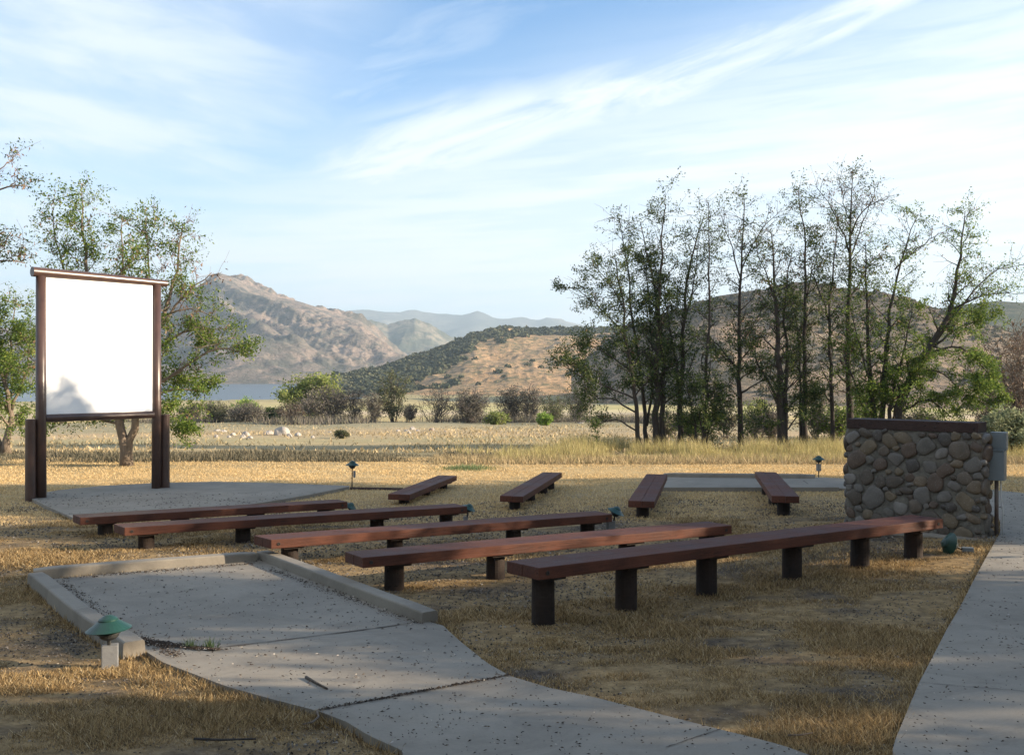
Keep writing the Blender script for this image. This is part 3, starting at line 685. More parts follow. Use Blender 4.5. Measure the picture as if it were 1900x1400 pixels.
mb = MB(); c = eb + fn_ * .03; mb.box((c.x, c.y, zp(862)), (.215, .16, zp(834.5) - zp(889)), er); lo = mb.build('lower_box', M_boxgrey, ebx, bevel=.006)
mb = MB(); c2 = c + fn_ * .087 - fx * .008; mb.box((c2.x, c2.y, zp(863)), (.222, .012, .355), er); mb.build('door', M_boxgrey, ebx, bevel=.004)
mb = MB(); mb.box((c2.x + fn_.x * .002, c2.y + fn_.y * .002, zp(834)), (.215, .03, .012), er); mb.build('rain_hood', M_boxgrey, ebx)

# ------------------------------------------------------------------ path lamps
LG = 'green mushroom path lamps'
def lamp(label, base, hat_z, dia, tilt=(0, 0), block=None, stem_r=.012, box=None, lantern=True, group=LG):
    root = thing('path_lamp', label, 'lamp', base, group); r = dia / 2; bx, by, bz = base
    T = Matrix.Rotation(tilt[0], 3, 'X') @ Matrix.Rotation(tilt[1], 3, 'Y')
    hz = hat_z - bz
    top = T @ Vector((0, 0, hz)); c = Vector((bx, by, bz)) + Vector((top.x * .6, top.y * .6, hz))
    mb = MB(); mb.tube([(bx, by, bz - .03), tuple(Vector((bx, by, bz)).lerp(c, .5)), tuple(c - T @ Vector((0, 0, r * .55)))], stem_r, 8); mb.build('stem', M_black, root)
    mb = MB(); mb.lathe([(r * .98, -.30 * r), (r, -.27 * r), (r * .45, .10 * r), (r * .43, .12 * r), (r * .43, .17 * r), (r * .36, .24 * r), (r * .12, .36 * r), (.004, .38 * r)], 28, tuple(c), T); mb.build('hat', M_green, root, smooth=False)
    if lantern:
        mb = MB(); mb.lathe([(.10 * r, -.80 * r), (.30 * r, -.72 * r), (.42 * r, -.62 * r), (.44 * r, -.50 * r), (.52 * r, -.48 * r), (.52 * r, -.44 * r), (.44 * r, -.42 * r), (.56 * r, -.36 * r), (.50 * r, -.28 * r)], 20, tuple(c), T); mb.build('lantern', M_black, root, smooth=False)
    if block:
        w_, h_, dz, ox = block; mb = MB(); mb.box((bx + ox, by, bz + dz + h_ / 2), (w_, w_ * .8, h_), .35); mb.build('block', M_block, root, bevel=.006)
    return root
def lb(px, py): p = gp(px, py); return (p.x, p.y, p.z)
p = lb(204, 1238); d = p[1]
lamp('big near green mushroom lamp on a pale block beside the kerb at lower left', p, EYE + (690 - 1155) / F * d, .295, (0, -.06), (.105, .155, 0, 0), .013)
p = lb(653, 905); lamp('thin green lamp standing in sunlit grass at the tip of the stage', p, EYE + (690 - 859) / F * p[1], .29, (0, .03), (.045, .14, .22, .05))
p = lb(1519, 888); lamp('green lamp on two thin legs behind the far pad, left of the stone wall', p, EYE + (690 - 849) / F * p[1], .27, (0, 0), (.085, .15, .17, 0))
d = 14.9; x_ = (864 - 950) / F * d; p = (x_, d, gz(x_, d)); lamp('tilted green lamp peeping out at the right end of the second bench from the stage', p, EYE + (690 - 939) / F * d, .22, (0.1, .42), (.06, .1, 0, 0))
d = 13.3; x_ = (1133 - 950) / F * d; p = (x_, d, gz(x_, d)); lamp('tilted green lamp with sunlit rim at the right end of the middle bench', p, EYE + (690 - 945) / F * d, .245, (0.1, .42), (.10, .19, 0, 0))
d = 15.6; x_ = (645 - 950) / F * d; p = (x_, d, gz(x_, d)); lamp('mostly hidden lamp behind the right end of the bench closest to the stage', p, EYE + (690 - 936) / F * d, .20, (0.2, .55), (.05, .08, 0, .03))
# knocked-over lamp at the wall
p = gp(1756, 1027); root = thing('path_lamp', 'knocked-over green lamp lying on its side against the foot of the stone wall', 'lamp', p, LG)
T = Matrix.Rotation(.35, 3, 'X') @ Matrix.Rotation(-1.25, 3, 'Y'); r = .135; c = Vector((p.x, p.y, p.z + .12))
mb = MB(); mb.lathe([(r * .98, -.34 * r), (r, -.30 * r), (r * .45, .14 * r), (r * .43, .20 * r), (r * .36, .26 * r), (.004, .38 * r)], 28, tuple(c), T); mb.build('hat', M_green, root)
mb = MB(); mb.lathe([(.3 * r, -.9 * r), (.44 * r, -.7 * r), (.5 * r, -.35 * r), (.3 * r, -.25 * r)], 18, tuple(c), T); mb.build('lantern', M_black, root)
e = c + T @ Vector((0, 0, -.20)); mb = MB(); mb.tube([tuple(c + T @ Vector((0, 0, -.1))), (e.x, e.y, p.z + .05)], .012, 8); mb.build('stem', M_black, root)
mb = MB(); mb.box((e.x + .06, e.y, p.z + .045), (.12, .07, .05), -.25); mb.build('block', M_boxgrey, root, bevel=.005)

# end of a far red-brown bench at the right edge of the frame
d = 23.0; a = pt(1894, 878, d); mb_root = thing('plank_bench', 'reddish bench end peeping in at the right edge beyond the sidewalk', 'bench', (a.x, a.y, gz(a.x, a.y)))
mb = MB(); mb.box((a.x + .75, a.y + .1, a.z - .07), (1.5, .38, .13), .1); mb.build('seat_plank', M_plank, mb_root, bevel=.008)
for k_ in (.3, 1.2):
    mb = MB(); g_ = gz(a.x + k_, a.y + .1); mb.tube([(a.x + k_, a.y + .1, g_ - .05), (a.x + k_, a.y + .1, a.z - .136)], .08, 12); mb.build('post', M_post, mb_root)

# ------------------------------------------------------------------ trees
M_bark = simple('grey_brown_bark', (.060, .048, .040), (.135, .108, .085), 9, .92, bs=.9, bd=.02, sc=(2.5, 2.5, .5))
M_bark2 = simple('pale_brown_bark', (.13, .10, .075), (.27, .21, .155), 9, .92, bs=.9, bd=.03, sc=(3, 3, .5))
M_barkd = simple('dark_bark', (.030, .025, .022), (.065, .053, .045), 9, .95, bs=.8, bd=.02, sc=(2.5, 2.5, .5))
M_leaf = island('locust_leaves', [(0, (.026, .048, .018)), (.45, (.055, .088, .027)), (.8, (.10, .135, .037)), (1, (.18, .19, .06))], .55, .38)
M_leafr = island('bright_leaves', [(0, (.032, .065, .018)), (.5, (.070, .125, .030)), (1, (.17, .22, .055))], .55, .35)
M_fresh = island('fresh_leaves', [(0, (.045, .085, .018)), (.5, (.115, .185, .035)), (1, (.26, .31, .065))], .55, .45)
M_pod = island('brown_pods', [(0, (.12, .06, .035)), (.5, (.22, .13, .08)), (1, (.34, .25, .17))], .7, .1)
def quads(mb, rng, Cc, size, mi=0, asp=.42, droop=0.0):
    n = len(Cc)
    if n == 0: return
    a = rng.normal(size=(n, 3)); a[:, 2] = a[:, 2] * (1 if droop == 0 else .4) - droop; a /= np.linalg.norm(a, axis=1)[:, None]
    b_ = np.cross(a, rng.normal(size=(n, 3))); b_ /= np.linalg.norm(b_, axis=1)[:, None]
    s = (size * rng.uniform(.6, 1.35, n))[:, None]
    V = np.stack([Cc, Cc + a * s * .5 + b_ * s * asp * .5, Cc + a * s, Cc + a * s * .5 - b_ * s * asp * .5], 1).reshape(-1, 3)
    mb.addq(V, np.arange(4 * n).reshape(-1, 4), mi)
def wiggle(P, rng, amp, n):
    P = np.array(P, float); d = np.r_[0, np.cumsum(np.linalg.norm(np.diff(P, axis=0), axis=1))]
    s = np.linspace(0, d[-1], n)
    # smooth interpolation
    out = np.stack([np.interp(s, d, P[:, i]) for i in range(3)], -1)
    for _ in range(2): out[1:-1] = (out[:-2] + 2 * out[1:-1] + out[2:]) / 4
    j = rng.normal(scale=amp, size=out.shape); j[0] = 0; j[:, 2] *= .5; return out + j
LEAFK = 3.4; BRK = 1.5
def grow_tree(name, label, cat, stems, seed, leaf_n=26, leaf_s=.082, L1=1.5, n1=10, L2=.75, n2=5, t0=.18, bark=None, leafm=None, pod=.0, bare=.25,
              up=.45, trunk_sides=10, group=None, bare_top=0.0, spread=.085, twig_r=.006, jit=.03, base=None):
    """stems: list of (list of points, r0, r1, leafiness)"""
    leaf_n = leaf_n * LEAFK; rng = np.random.default_rng(seed); bark = bark or M_bark; leafm = leafm or M_leaf
    B0 = Vector(base if base is not None else stems[0][0][0])
    root = thing(name, label, cat, B0, group); tr = MB(); cr = MB(); LC = []; PC = []
    zs = [max(p[2] for p in s_[0]) for s_ in stems]; zmax = max(zs); zmin = B0.z
    for si, (P, r0, r1, leafy) in enumerate(stems):
        nseg = max(8, 3 * len(P)); Q = wiggle(P, rng, jit, nseg); R = np.linspace(r0, r1, nseg)
        if si < 1 or abs(P[0][2] - B0.z) < .2: R[0] *= 1.35; Q[0, 2] -= .06
        tr.tube(Q, R, trunk_sides if r0 > .04 else 6)
        Ls = float(np.sum(np.linalg.norm(np.diff(Q, axis=0), axis=1))); nb = max(2, int(n1 * BRK * Ls / 4.0)); ph = rng.uniform(0, 6.28)
        for k in range(nb):
            f = t0 + (1 - t0) * (k + rng.uniform(0, .9)) / nb; f = min(f, .99); x_ = f * (nseg - 1); i = int(x_); p = Q[i] + (Q[min(i + 1, nseg - 1)] - Q[i]) * (x_ - i)
            tdir = Q[min(i + 1, nseg - 1)] - Q[max(i - 1, 0)]; tdir /= np.linalg.norm(tdir) + 1e-9
            ph += 2.4 + rng.normal(scale=.4); side = np.array((math.cos(ph), math.sin(ph), 0)); side -= tdir * side.dot(tdir) * .7
            dirn = side * (1 - up * .5) + tdir * up + np.array((0, 0, rng.uniform(-.12, .3))); dirn /= np.linalg.norm(dirn)
            Lb = L1 * (1 - .55 * f) * rng.uniform(.55, 1.25); m = 6; B = [p]
            for j in range(m): dirn = dirn + rng.normal(scale=.17, size=3) + np.array((0, 0, .05)); dirn /= np.linalg.norm(dirn); B.append(B[-1] + dirn * Lb / m)
            B = np.array(B); rb = max(twig_r * 1.6, (r0 + (r1 - r0) * f) * .45); tr.tube(B, np.linspace(rb, twig_r, m + 1), 5, cap=False)
            hfrac = (p[2] - zmin) / max(.1, zmax - zmin)
            dens = leafy * (1.35 - .45 * hfrac) * (0 if rng.random() < bare * (1 + .4 * bare_top * hfrac) else rng.uniform(.45, 1.4)) * (1 - .75 * bare_top * max(0, hfrac - .5))
            podden = pod * rng.uniform(0, 2) * (.5 + hfrac)
            for k2 in range(n2):
                g_ = rng.uniform(.2, 1.0) * m; i2 = min(int(g_), m - 1); q = B[i2] + (B[i2 + 1] - B[i2]) * (g_ - i2)
                d2 = (B[i2 + 1] - B[i2]); d2 /= np.linalg.norm(d2) + 1e-9; d2 = d2 * .6 + rng.normal(scale=.55, size=3); d2 /= np.linalg.norm(d2)
                Lt = L2 * rng.uniform(.4, 1.2); T_ = [q]
                for j in range(3): d2 = d2 + rng.normal(scale=.22, size=3); d2 /= np.linalg.norm(d2); T_.append(T_[-1] + d2 * Lt / 3)
                T_ = np.array(T_); cr.tube(T_, np.linspace(twig_r, twig_r * .45, 4), 3, cap=False, mi=1)
                nl = rng.poisson(max(0, leaf_n * dens))
                if nl: ff = rng.uniform(.15, 1, nl) * 3; ii = np.minimum(ff.astype(int), 2); LC.append(T_[ii] + (T_[ii + 1] - T_[ii]) * (ff - ii)[:, None] + rng.normal(scale=spread, size=(nl, 3)) * np.array((1, 1, .75)))
                npd = rng.poisson(max(0, podden * 4))
                if npd: ff = rng.uniform(.2, 1, npd) * 3; ii = np.minimum(ff.astype(int), 2); PC.append(T_[ii] + rng.normal(scale=spread * .6, size=(npd, 3)))
    if LC: quads(cr, rng, np.concatenate(LC), leaf_s, 0)
    if PC: quads(cr, rng, np.concatenate(PC), leaf_s * 1.3, 2, .30, 1.2)
    tr.build('trunk', bark, root, smooth=True); cr.build('crown', [leafm, bark, M_pod], root)
    return root
def st(d, pts, r0, r1=.012, leafy=1.0, ground=True, dd=0.0):
    out = []
    for i, (px, py) in enumerate(pts):
        f = i / (len(pts) - 1); p = pt(px, py, d + dd * f)
        if i == 0 and ground: p.z = gz(p.x, p.y) + .0
        out.append(tuple(p))
    return (out, r0, r1, leafy)
TG = 'thin locust trees standing in a row beyond the dry grass'
def T(label, d, stems, seed, **k): grow_tree('locust_tree', label, 'tree', [st(d, *s[0], **s[1]) if isinstance(s[-1], dict) else st(d, *s) for s in stems], seed, group=TG, bark=k.pop('bark', M_barkd), **k)
K = dict
K0 = 0
T('leftmost tree of the row, leafy limbs sweeping far out to the left', 33, [
    ([(1187, 828), (1180, 740), (1165, 640), (1150, 540), (1140, 470)], .085, .012, .8),
    ([(1183, 800), (1140, 775), (1100, 792)], .032, .01, .75, False, -.5), ([(1180, 765), (1130, 735), (1075, 745)], .035, .01, .75, False, .6),
    ([(1178, 740), (1120, 715), (1065, 690), (1038, 675)], .035, .01, .75, False, -.4),
    ([(1172, 690), (1120, 650), (1075, 640)], .03, .01, .8, False, .5), ([(1160, 620), (1110, 565), (1062, 530)], .032, .01, 1.0, False, .3),
    ([(1155, 570), (1130, 520), (1095, 490)], .025, .01, .9, False)], 1, pod=.15, L1=1.1, t0=.25, leaf_n=20, bare=.15)
T('second tree of the row, slim dark trunk leaning left high up', 34, [
    ([(1203, 827), (1196, 740), (1177, 620), (1165, 500), (1150, 405)], .08, .01, .6), ([(1200, 790), (1214, 680), (1205, 560), (1192, 470)], .05, .01, .8, False, .7)], 2, L1=1.2, pod=.1, leaf_n=16)
T('third tree of the row with two thick stems from one foot', 33.5, [
    ([(1219, 827), (1217, 700), (1222, 560), (1230, 460), (1236, 378)], .125, .012, .75), ([(1229, 827), (1231, 700), (1222, 560), (1200, 470), (1188, 412)], .10, .012, .8, True, .8)], 3, L1=1.3, pod=.1, leaf_n=18)
T('fourth tree of the row, its trunk forking above the shrubs', 34, [
    ([(1262, 824), (1262, 700), (1271, 560), (1280, 470), (1308, 400)], .11, .012, .6), ([(1264, 740), (1248, 640), (1235, 560), (1225, 500)], .055, .012, .7, False),
    ([(1266, 800), (1278, 800), (1290, 826)], .03, .02, .2, False), ([(1270, 600), (1295, 500), (1295, 440)], .035, .01, .5, False)], 4, L1=1.2, leaf_n=16)
T('tall slender bare-topped tree rising from a low leafy thicket', 33, [
    ([(1305, 820), (1312, 700), (1317, 560), (1316, 450), (1318, 375)], .075, .008, .45), ([(1297, 820), (1285, 760), (1270, 700)], .04, .01, 1.1), ([(1308, 820), (1325, 760), (1345, 710)], .04, .01, 1.1),
    ([(1302, 820), (1300, 760), (1308, 720)], .035, .01, 1.1)], 5, L1=1.0, bare_top=.9, leaf_n=16)
T('sixth tree of the row with knobbly trunk and bare arching top', 34, [
    ([(1376, 822), (1370, 700), (1373, 600), (1376, 480), (1382, 368)], .105, .010, .55), ([(1372, 690), (1335, 640), (1300, 612)], .04, .01, .7, False), ([(1376, 520), (1352, 440), (1335, 400)], .03, .008, .2, False),
    ([(1376, 500), (1405, 430), (1445, 395)], .03, .008, .15, False, .6), ([(1374, 640), (1405, 590), (1425, 560)], .03, .01, 1.0, False)], 6, bare_top=.9, L1=1.2, pod=.15, leaf_n=16)
T('seventh tree of the row, a stout bundle of stems with limbs reaching left', 33, [
    ([(1452, 820), (1446, 700), (1441, 560), (1435, 470), (1432, 425)], .14, .012, .6), ([(1456, 820), (1462, 680), (1452, 560), (1470, 470)], .09, .012, .6, True, .6), ([(1443, 740), (1405, 670), (1365, 610)], .05, .01, .9, False),
    ([(1450, 790), (1425, 785), (1405, 800)], .03, .01, .9, False), ([(1440, 560), (1415, 490), (1400, 450)], .035, .008, .4, False), ([(1456, 800), (1480, 770), (1500, 740)], .03, .01, 1.6, False)], 7, bare_top=.7, L1=1.2, pod=.2, leaf_n=18)
T('eighth tree of the row, a straight double trunk with leaves at its very tip', 34, [
    ([(1493, 818), (1492, 650), (1495, 500), (1490, 420), (1483, 352)], .10, .010, .7), ([(1487, 818), (1487, 700), (1478, 590), (1455, 520)], .06, .010, .6, True, .5), ([(1494, 560), (1510, 490), (1530, 450)], .03, .008, .4, False)], 8, L1=1.05, pod=.2, leaf_n=16)
T('ninth tree of the row, single trunk with sparse forked top', 33.5, [
    ([(1545, 817), (1543, 700), (1537, 580), (1548, 480), (1556, 400)], .08, .010, .6), ([(1540, 600), (1515, 520), (1500, 470)], .035, .008, .4, False)], 9, L1=1.1, bare_top=.6, pod=.2, leaf_n=16)
T('tallest tree of the row, thick trunk and bare twiggy top', 34.5, [
    ([(1578, 817), (1574, 650), (1576, 500), (1578, 400), (1582, 318)], .14, .008, .5), ([(1576, 470), (1548, 390), (1512, 345)], .035, .007, .1, False), ([(1577, 440), (1600, 385), (1645, 368)], .035, .007, .1, False, -.5),
    ([(1577, 480), (1605, 400), (1625, 350)], .03, .007, .2, False), ([(1577, 420), (1562, 360), (1555, 330)], .02, .007, .1, False), ([(1575, 560), (1605, 500), (1635, 470)], .035, .008, .8, False)], 10, L1=1.0, bare_top=1.0, pod=.3, leaf_n=16)
T('broad many-stemmed tree behind the stone wall, biggest of the row', 32.5, [
    ([(1650, 820), (1685, 700), (1735, 635), (1768, 570), (1780, 480), (1790, 392)], .17, .010, .9), ([(1636, 820), (1640, 680), (1652, 560), (1670, 480), (1704, 396)], .10, .010, .7, True, .6),
    ([(1626, 820), (1612, 690), (1610, 560), (1608, 450)], .11, .012, .7, True, .4), ([(1630, 820), (1596, 730), (1560, 650)], .06, .010, 1.2), ([(1640, 820), (1660, 700), (1690, 620), (1695, 560)], .08, .010, 1.3, True, -.4),
    ([(1734, 636), (1790, 560), (1840, 500), (1896, 492)], .045, .008, .3, False), ([(1765, 575), (1825, 545), (1888, 545)], .04, .008, .5, False, .5), ([(1715, 655), (1785, 640), (1835, 690), (1862, 735)], .045, .010, 2.6, False, -.6),
    ([(1735, 640), (1790, 600), (1840, 590)], .04, .01, 2.0, False, .5), ([(1700, 680), (1750, 690), (1790, 730)], .035, .01, 2.2, False, .4), ([(1665, 770), (1720, 735), (1765, 775)], .035, .01, 1.6, False),
    ([(1660, 500), (1715, 450), (1745, 430)], .03, .008, .4, False), ([(1612, 700), (1590, 620), (1575, 560)], .04, .01, .9, False)], 11, L1=1.15, n1=10, bare_top=.55, pod=.25, leafm=M_fresh, leaf_n=17)

grow_tree('locust_tree', 'wide leafy tree with twisted forked trunk behind the white screen', 'tree', [
    st(26, [(234, 858), (231, 815), (216, 740), (185, 640), (160, 540), (158, 450), (150, 358)], .13, .012, .95),
    st(26, [(237, 858), (240, 815), (254, 765), (270, 700), (300, 600), (328, 500), (338, 410)], .115, .012, .95),
    st(26, [(262, 730), (330, 690), (400, 640), (462, 655)], .055, .01, 1.5, False), st(26, [(280, 660), (340, 610), (420, 610)], .05, .01, 1.6, False, .8), st(26, [(295, 610), (345, 545), (392, 505)], .045, .01, .6, False),
    st(26, [(222, 735), (160, 730), (100, 700), (50, 660)], .05, .01, 1.2, False, -.5), st(26, [(195, 665), (140, 560), (105, 470), (96, 390)], .05, .01, .9, False), st(26, [(245, 770), (238, 600), (222, 480), (225, 400)], .07, .01, .8, False, .8),
    st(26, [(225, 790), (165, 770), (110, 785)], .04, .01, 1.4, False), st(26, [(255, 745), (320, 720), (385, 725)], .05, .01, 1.7, False, .95), st(26, [(258, 770), (310, 765), (345, 790)], .035, .01, 2.0, False),
    st(26, [(305, 585), (350, 570), (400, 590)], .03, .01, .9, False), st(26, [(240, 600), (280, 500), (272, 405)], .04, .01, .8, False), st(26, [(180, 610), (215, 520), (260, 470)], .04, .01, .8, False, -.6)],
    41, leaf_n=17, leaf_s=.080, L1=.85, n1=10, pod=.5, bark=M_bark2, leafm=M_fresh, bare=.38, spread=.10)
grow_tree('locust_tree', 'tree outside the left edge whose podded branches reach into the frame', 'tree', [
    st(23, [(-180, 900), (-170, 760), (-150, 600), (-120, 450), (-90, 320)], .16, .02, 1.0),
    st(23, [(-150, 600), (-70, 520), (-10, 478), (48, 488)], .05, .01, 1.3, False), st(23, [(-120, 450), (-60, 385), (0, 345), (52, 345)], .05, .01, 1.3, False), st(23, [(-110, 400), (-40, 440), (10, 430)], .04, .008, .7, False),
    st(23, [(-90, 330), (-30, 330), (15, 300)], .04, .008, .7, False), st(23, [(-160, 700), (-90, 620), (-30, 560)], .05, .01, 1.0, False), st(23, [(-150, 600), (-230, 480), (-300, 380)], .06, .01, 1.0, False)],
    42, leaf_n=7, leaf_s=.080, L1=.65, n1=7, pod=.8, bark=M_bark2, spread=.10)
grow_tree('locust_tree', 'low bushy tree at the left edge behind the screen post', 'tree', [
    st(31, [(12, 840), (22, 750), (0, 680), (-20, 600)], .12, .012, 1.5), st(31, [(5, 840), (-30, 740), (-80, 640)], .10, .012, 1.2), st(31, [(22, 760), (50, 690), (60, 610)], .05, .01, 1.8, False), st(31, [(10, 700), (25, 620), (30, 560)], .05, .01, 1.9, False),
    st(31, [(20, 790), (70, 780), (90, 800)], .04, .01, 1.8, False), st(31, [(18, 770), (-10, 720), (-30, 740)], .04, .01, 1.6, False)], 43, leaf_n=17, leaf_s=.085, L1=1.1, n1=10, pod=.3, bark=M_bark2, leafm=M_fresh)

LEAFK = 1.0; BRK = 1.1
# shrubs
def shrub(label, px, py, wpx, hpx, d, seed, leafm=None, leaf_n=3, bark=None, leaf_s=.12, stems=10, name='shrub', up=.6, n1=9, twig_r=.010, pod=0, group='shrubs along the edge of the flats', L1=None, cat='shrub', dense=1.0):
    rng = np.random.default_rng(seed); B = pt(px, py, d); B.z = gz(B.x, B.y) - .02; B.x += 0; Wm = wpx / F * d * 1.4; Hm = hpx / F * d * 1.12
    ss = []
    for k in range(stems):
        a = rng.uniform(0, 6.28); rr = (k + .5) / stems; e = Wm / 2 * rr ** .7; top = Hm * (1 - .45 * rr ** 2) * rng.uniform(.85, 1.05)
        ex = math.cos(a) * e if k % 2 else (1 if k % 4 else -1) * e * rng.uniform(.6, 1)
        P0 = (B.x + rng.normal(scale=.06 * Wm), B.y + rng.normal(scale=.05 * Wm), B.z); P2 = (B.x + ex * .92, B.y + math.sin(a) * e * .8, B.z + top * .92); P1 = tuple(P0[i] * .5 + P2[i] * .5 + (.0 if i < 2 else .05 * Hm) for i in range(3))
        ss.append(([P0, P1, P2], .028 * (Hm / 3) ** .5, twig_r, dense))
    return grow_tree(name, label, cat, ss, seed, leaf_n=leaf_n, leaf_s=leaf_s, L1=L1 or Wm * .28, n1=n1 * 4 / max(1, Hm), L2=Wm * .16, n2=5, t0=.12, bark=bark or M_twig, leafm=leafm or M_tleaf, bare=.15, up=up, group=group,
                     twig_r=twig_r, spread=Wm * .045, pod=pod, jit=.02, base=tuple(B), trunk_sides=5)
M_twig = simple('grey_twigs', (.10, .085, .078), (.19, .16, .145), 3, .95, bs=0)
M_twigd = simple('dark_twigs', (.055, .046, .042), (.10, .085, .075), 3, .95, bs=0)
M_twigr = simple('reddish_twigs', (.095, .065, .05), (.17, .125, .095), 3, .95, bs=0)
M_tleaf = island('grey_twig_leaves', [(0, (.11, .10, .085)), (.6, (.17, .15, .13)), (1, (.20, .19, .12))], .9, .2)
M_wil = island('willow_leaves', [(0, (.12, .17, .045)), (.5, (.22, .26, .075)), (1, (.33, .34, .12))], .7, .35)
M_olive = island('olive_leaves', [(0, (.06, .075, .035)), (.6, (.12, .13, .065)), (1, (.19, .18, .10))], .8, .25)
M_sage = island('sage_leaves', [(0, (.17, .20, .11)), (.5, (.27, .30, .17)), (1, (.40, .41, .25))], .8, .3)
M_lime = island('lime_leaves', [(0, (.12, .22, .03)), (.6, (.24, .36, .06)), (1, (.36, .44, .12))], .7, .35)
dS = 80
shrub('yellow-green willow, largest shrub on the flats left of centre', 573, 782, 84, 76, 84, 101, M_wil, 26, leaf_s=.26, stems=12)
shrub('wide grey leafless shrub below and right of the willow', 606, 782, 86, 50, 80, 102, None, 9, leaf_s=.16, stems=14)
shrub('dark leafless upright shrub just right of the willow thicket', 658, 782, 48, 62, 80, 103, None, 3, M_twigd, stems=11)
shrub('olive-leaved shrub tree, tallest one right of the dark leafless shrub', 728, 782, 56, 88, 80, 104, M_olive, 7, M_twigd, .20, 10)
shrub('low grey thicket at the left foot of the olive-leaved shrub tree', 694, 783, 40, 50, 79, 105, None, 8, stems=11)
shrub('small grey thicket at the right foot of the olive-leaved shrub tree', 758, 783, 30, 32, 79, 106, None, 8, stems=8)
shrub('round dark leafless shrub with one visible trunk, alone in the middle of the flats', 811, 781, 62, 58, 79, 107, None, 2, M_twigd, stems=12)
shrub('dense rounded grey shrub, right neighbour of the lone round one', 874, 781, 60, 54, 79, 108, None, 10, leaf_s=.15, stems=16)
shrub('dark leafless shrub left half of the pair in front of the hill', 950, 781, 50, 58, 80, 109, None, 7, M_twigd, .15, 13)
shrub('dark leafless shrub right half of the pair, the taller one', 985, 781, 46, 68, 80, 110, None, 6, M_twigd, .15, 13)
shrub('olive and grey shrub right of the dark pair', 1030, 784, 44, 44, 76, 111, M_olive, 9, stems=9)
shrub('olive and grey tall shrub partly behind the leftmost limbs of the tree row', 1075, 786, 62, 72, 72, 112, M_olive, 8, stems=12)
shrub('pale leafless tree with whitish stems in front of the tan hill', 1085, 760, 56, 84, 110, 113, None, 0, simple('white_twigs', (.34, .31, .28), (.5, .46, .42), 3, .9, bs=0), stems=9, name='bare_tree', cat='tree')
shrub('small yellow-green weed clump left of the dark shrub pair', 922, 792, 36, 20, 68, 114, M_wil, 6, leaf_s=.16, stems=12)
shrub('small bright lime bush below the olive and grey shrub', 1011, 797, 24, 22, 66, 115, M_lime, 9, leaf_s=.13, stems=9)
shrub('small leafy green shrub tree above the grey brush left of the round bush', 455, 770, 38, 34, 88, 116, M_lime, 16, leaf_s=.18, stems=7)
shrub('wide low grey brush under the small leafy shrub tree', 458, 782, 60, 28, 78, 117, None, 9, stems=13)
shrub('small round bright green bush', 507, 780, 26, 22, 80, 118, M_leafr, 30, leaf_s=.16, stems=9)
shrub('tan leafless brush beside the small round green bush', 540, 785, 44, 34, 74, 119, None, 2, M_twigr, stems=14)
shrub('grey-green brush behind the right edge of the leafy tree', 398, 782, 50, 36, 78, 120, M_olive, 9, stems=11)
shrub('olive brush low between screen and lake', 360, 780, 44, 30, 82, 121, M_olive, 12, stems=9)
shrub('low round grey-green bush in front of the boulders', 632, 822, 26, 9, 44, 122, M_olive, 26, leaf_s=.06, stems=8)
shrub('large pale sage bush at the right edge behind the electrical box', 1862, 842, 84, 70, 30, 123, M_sage, 46, leaf_s=.10, stems=14)
shrub('second pale sage bush cut by the right frame edge', 1915, 840, 80, 66, 31, 124, M_sage, 44, leaf_s=.10, stems=12)
shrub('reddish-brown leafless tree at the right frame edge', 1890, 815, 150, 205, 44, 125, None, 3, M_twigr, .12, 20, 'bare_tree', pod=.2, cat='tree', n1=12)
shrub('grey-brown leafless thicket under the reddish tree', 1835, 815, 80, 90, 46, 126, None, 4, M_twigr, .12, 12)
for i, (px, hp, dd_, mt, ln_) in enumerate([(1240, 50, 42, M_olive, 5), (1345, 60, 44, M_olive, 5), (1400, 66, 43, M_wil, 8), (1430, 50, 40, None, 5), (1515, 80, 42, M_olive, 8), (1555, 60, 41, M_fresh, 8), (1600, 80, 42, M_fresh, 8), (1700, 50, 42, M_olive, 8), (1290, 50, 40, M_leafr, 7)]):
    shrub(['thin olive shrub between the third and fourth trees of the row', 'twiggy olive shrub left of the sixth tree trunk', 'yellowish thin shrub right of the sixth tree trunk', 'low grey brush left of the seventh tree foot', 'thin olive shrub between eighth and ninth trees',
           'small green shrub at the foot of the ninth tree', 'green shrub left of the broad tree behind the wall', 'low olive brush right of the broad tree trunk', 'dark green low shrub at the foot of the fifth tree'][i],
          px, 815, 64, hp, dd_, 140 + i, mt, ln_, leaf_s=.11, stems=9, group='undergrowth between the locust trees')

LEAFK = 1.9; BRK = 1.0
# trees outside the frame; the right ones cast the afternoon shade over the seats
M_shade = M_leaf
def shade_proto(seed, ln=17):
    rng = np.random.default_rng(seed); ss = []
    H = 8.2
    ss.append(([(0, 0, 0), (.2, .1, 2.5), (-.1, .2, 5), (.1, 0, H)], .22, .03, 1.0))
    for k in range(9):
        a = k * 2.4; z = 1.6 + .55 * k; e = 2.9 - .22 * k
        ss.append(([(0, 0, z), (math.cos(a) * e * .5, math.sin(a) * e * .5, z + .7), (math.cos(a) * e, math.sin(a) * e, z + 1.3)], .09, .015, 1.0))
    return grow_tree('shade_tree', 'x', 'tree', ss, seed, leaf_n=ln, leaf_s=.27, L1=1.5, n1=10, L2=.9, n2=5, t0=.2, bare=.1, spread=.26, twig_r=.01, bark=M_bark, base=(0, 0, 0))
proto = shade_proto(71); kids = list(proto.children); thin = None; kids2 = None
SH = []
rs = random.Random(4)
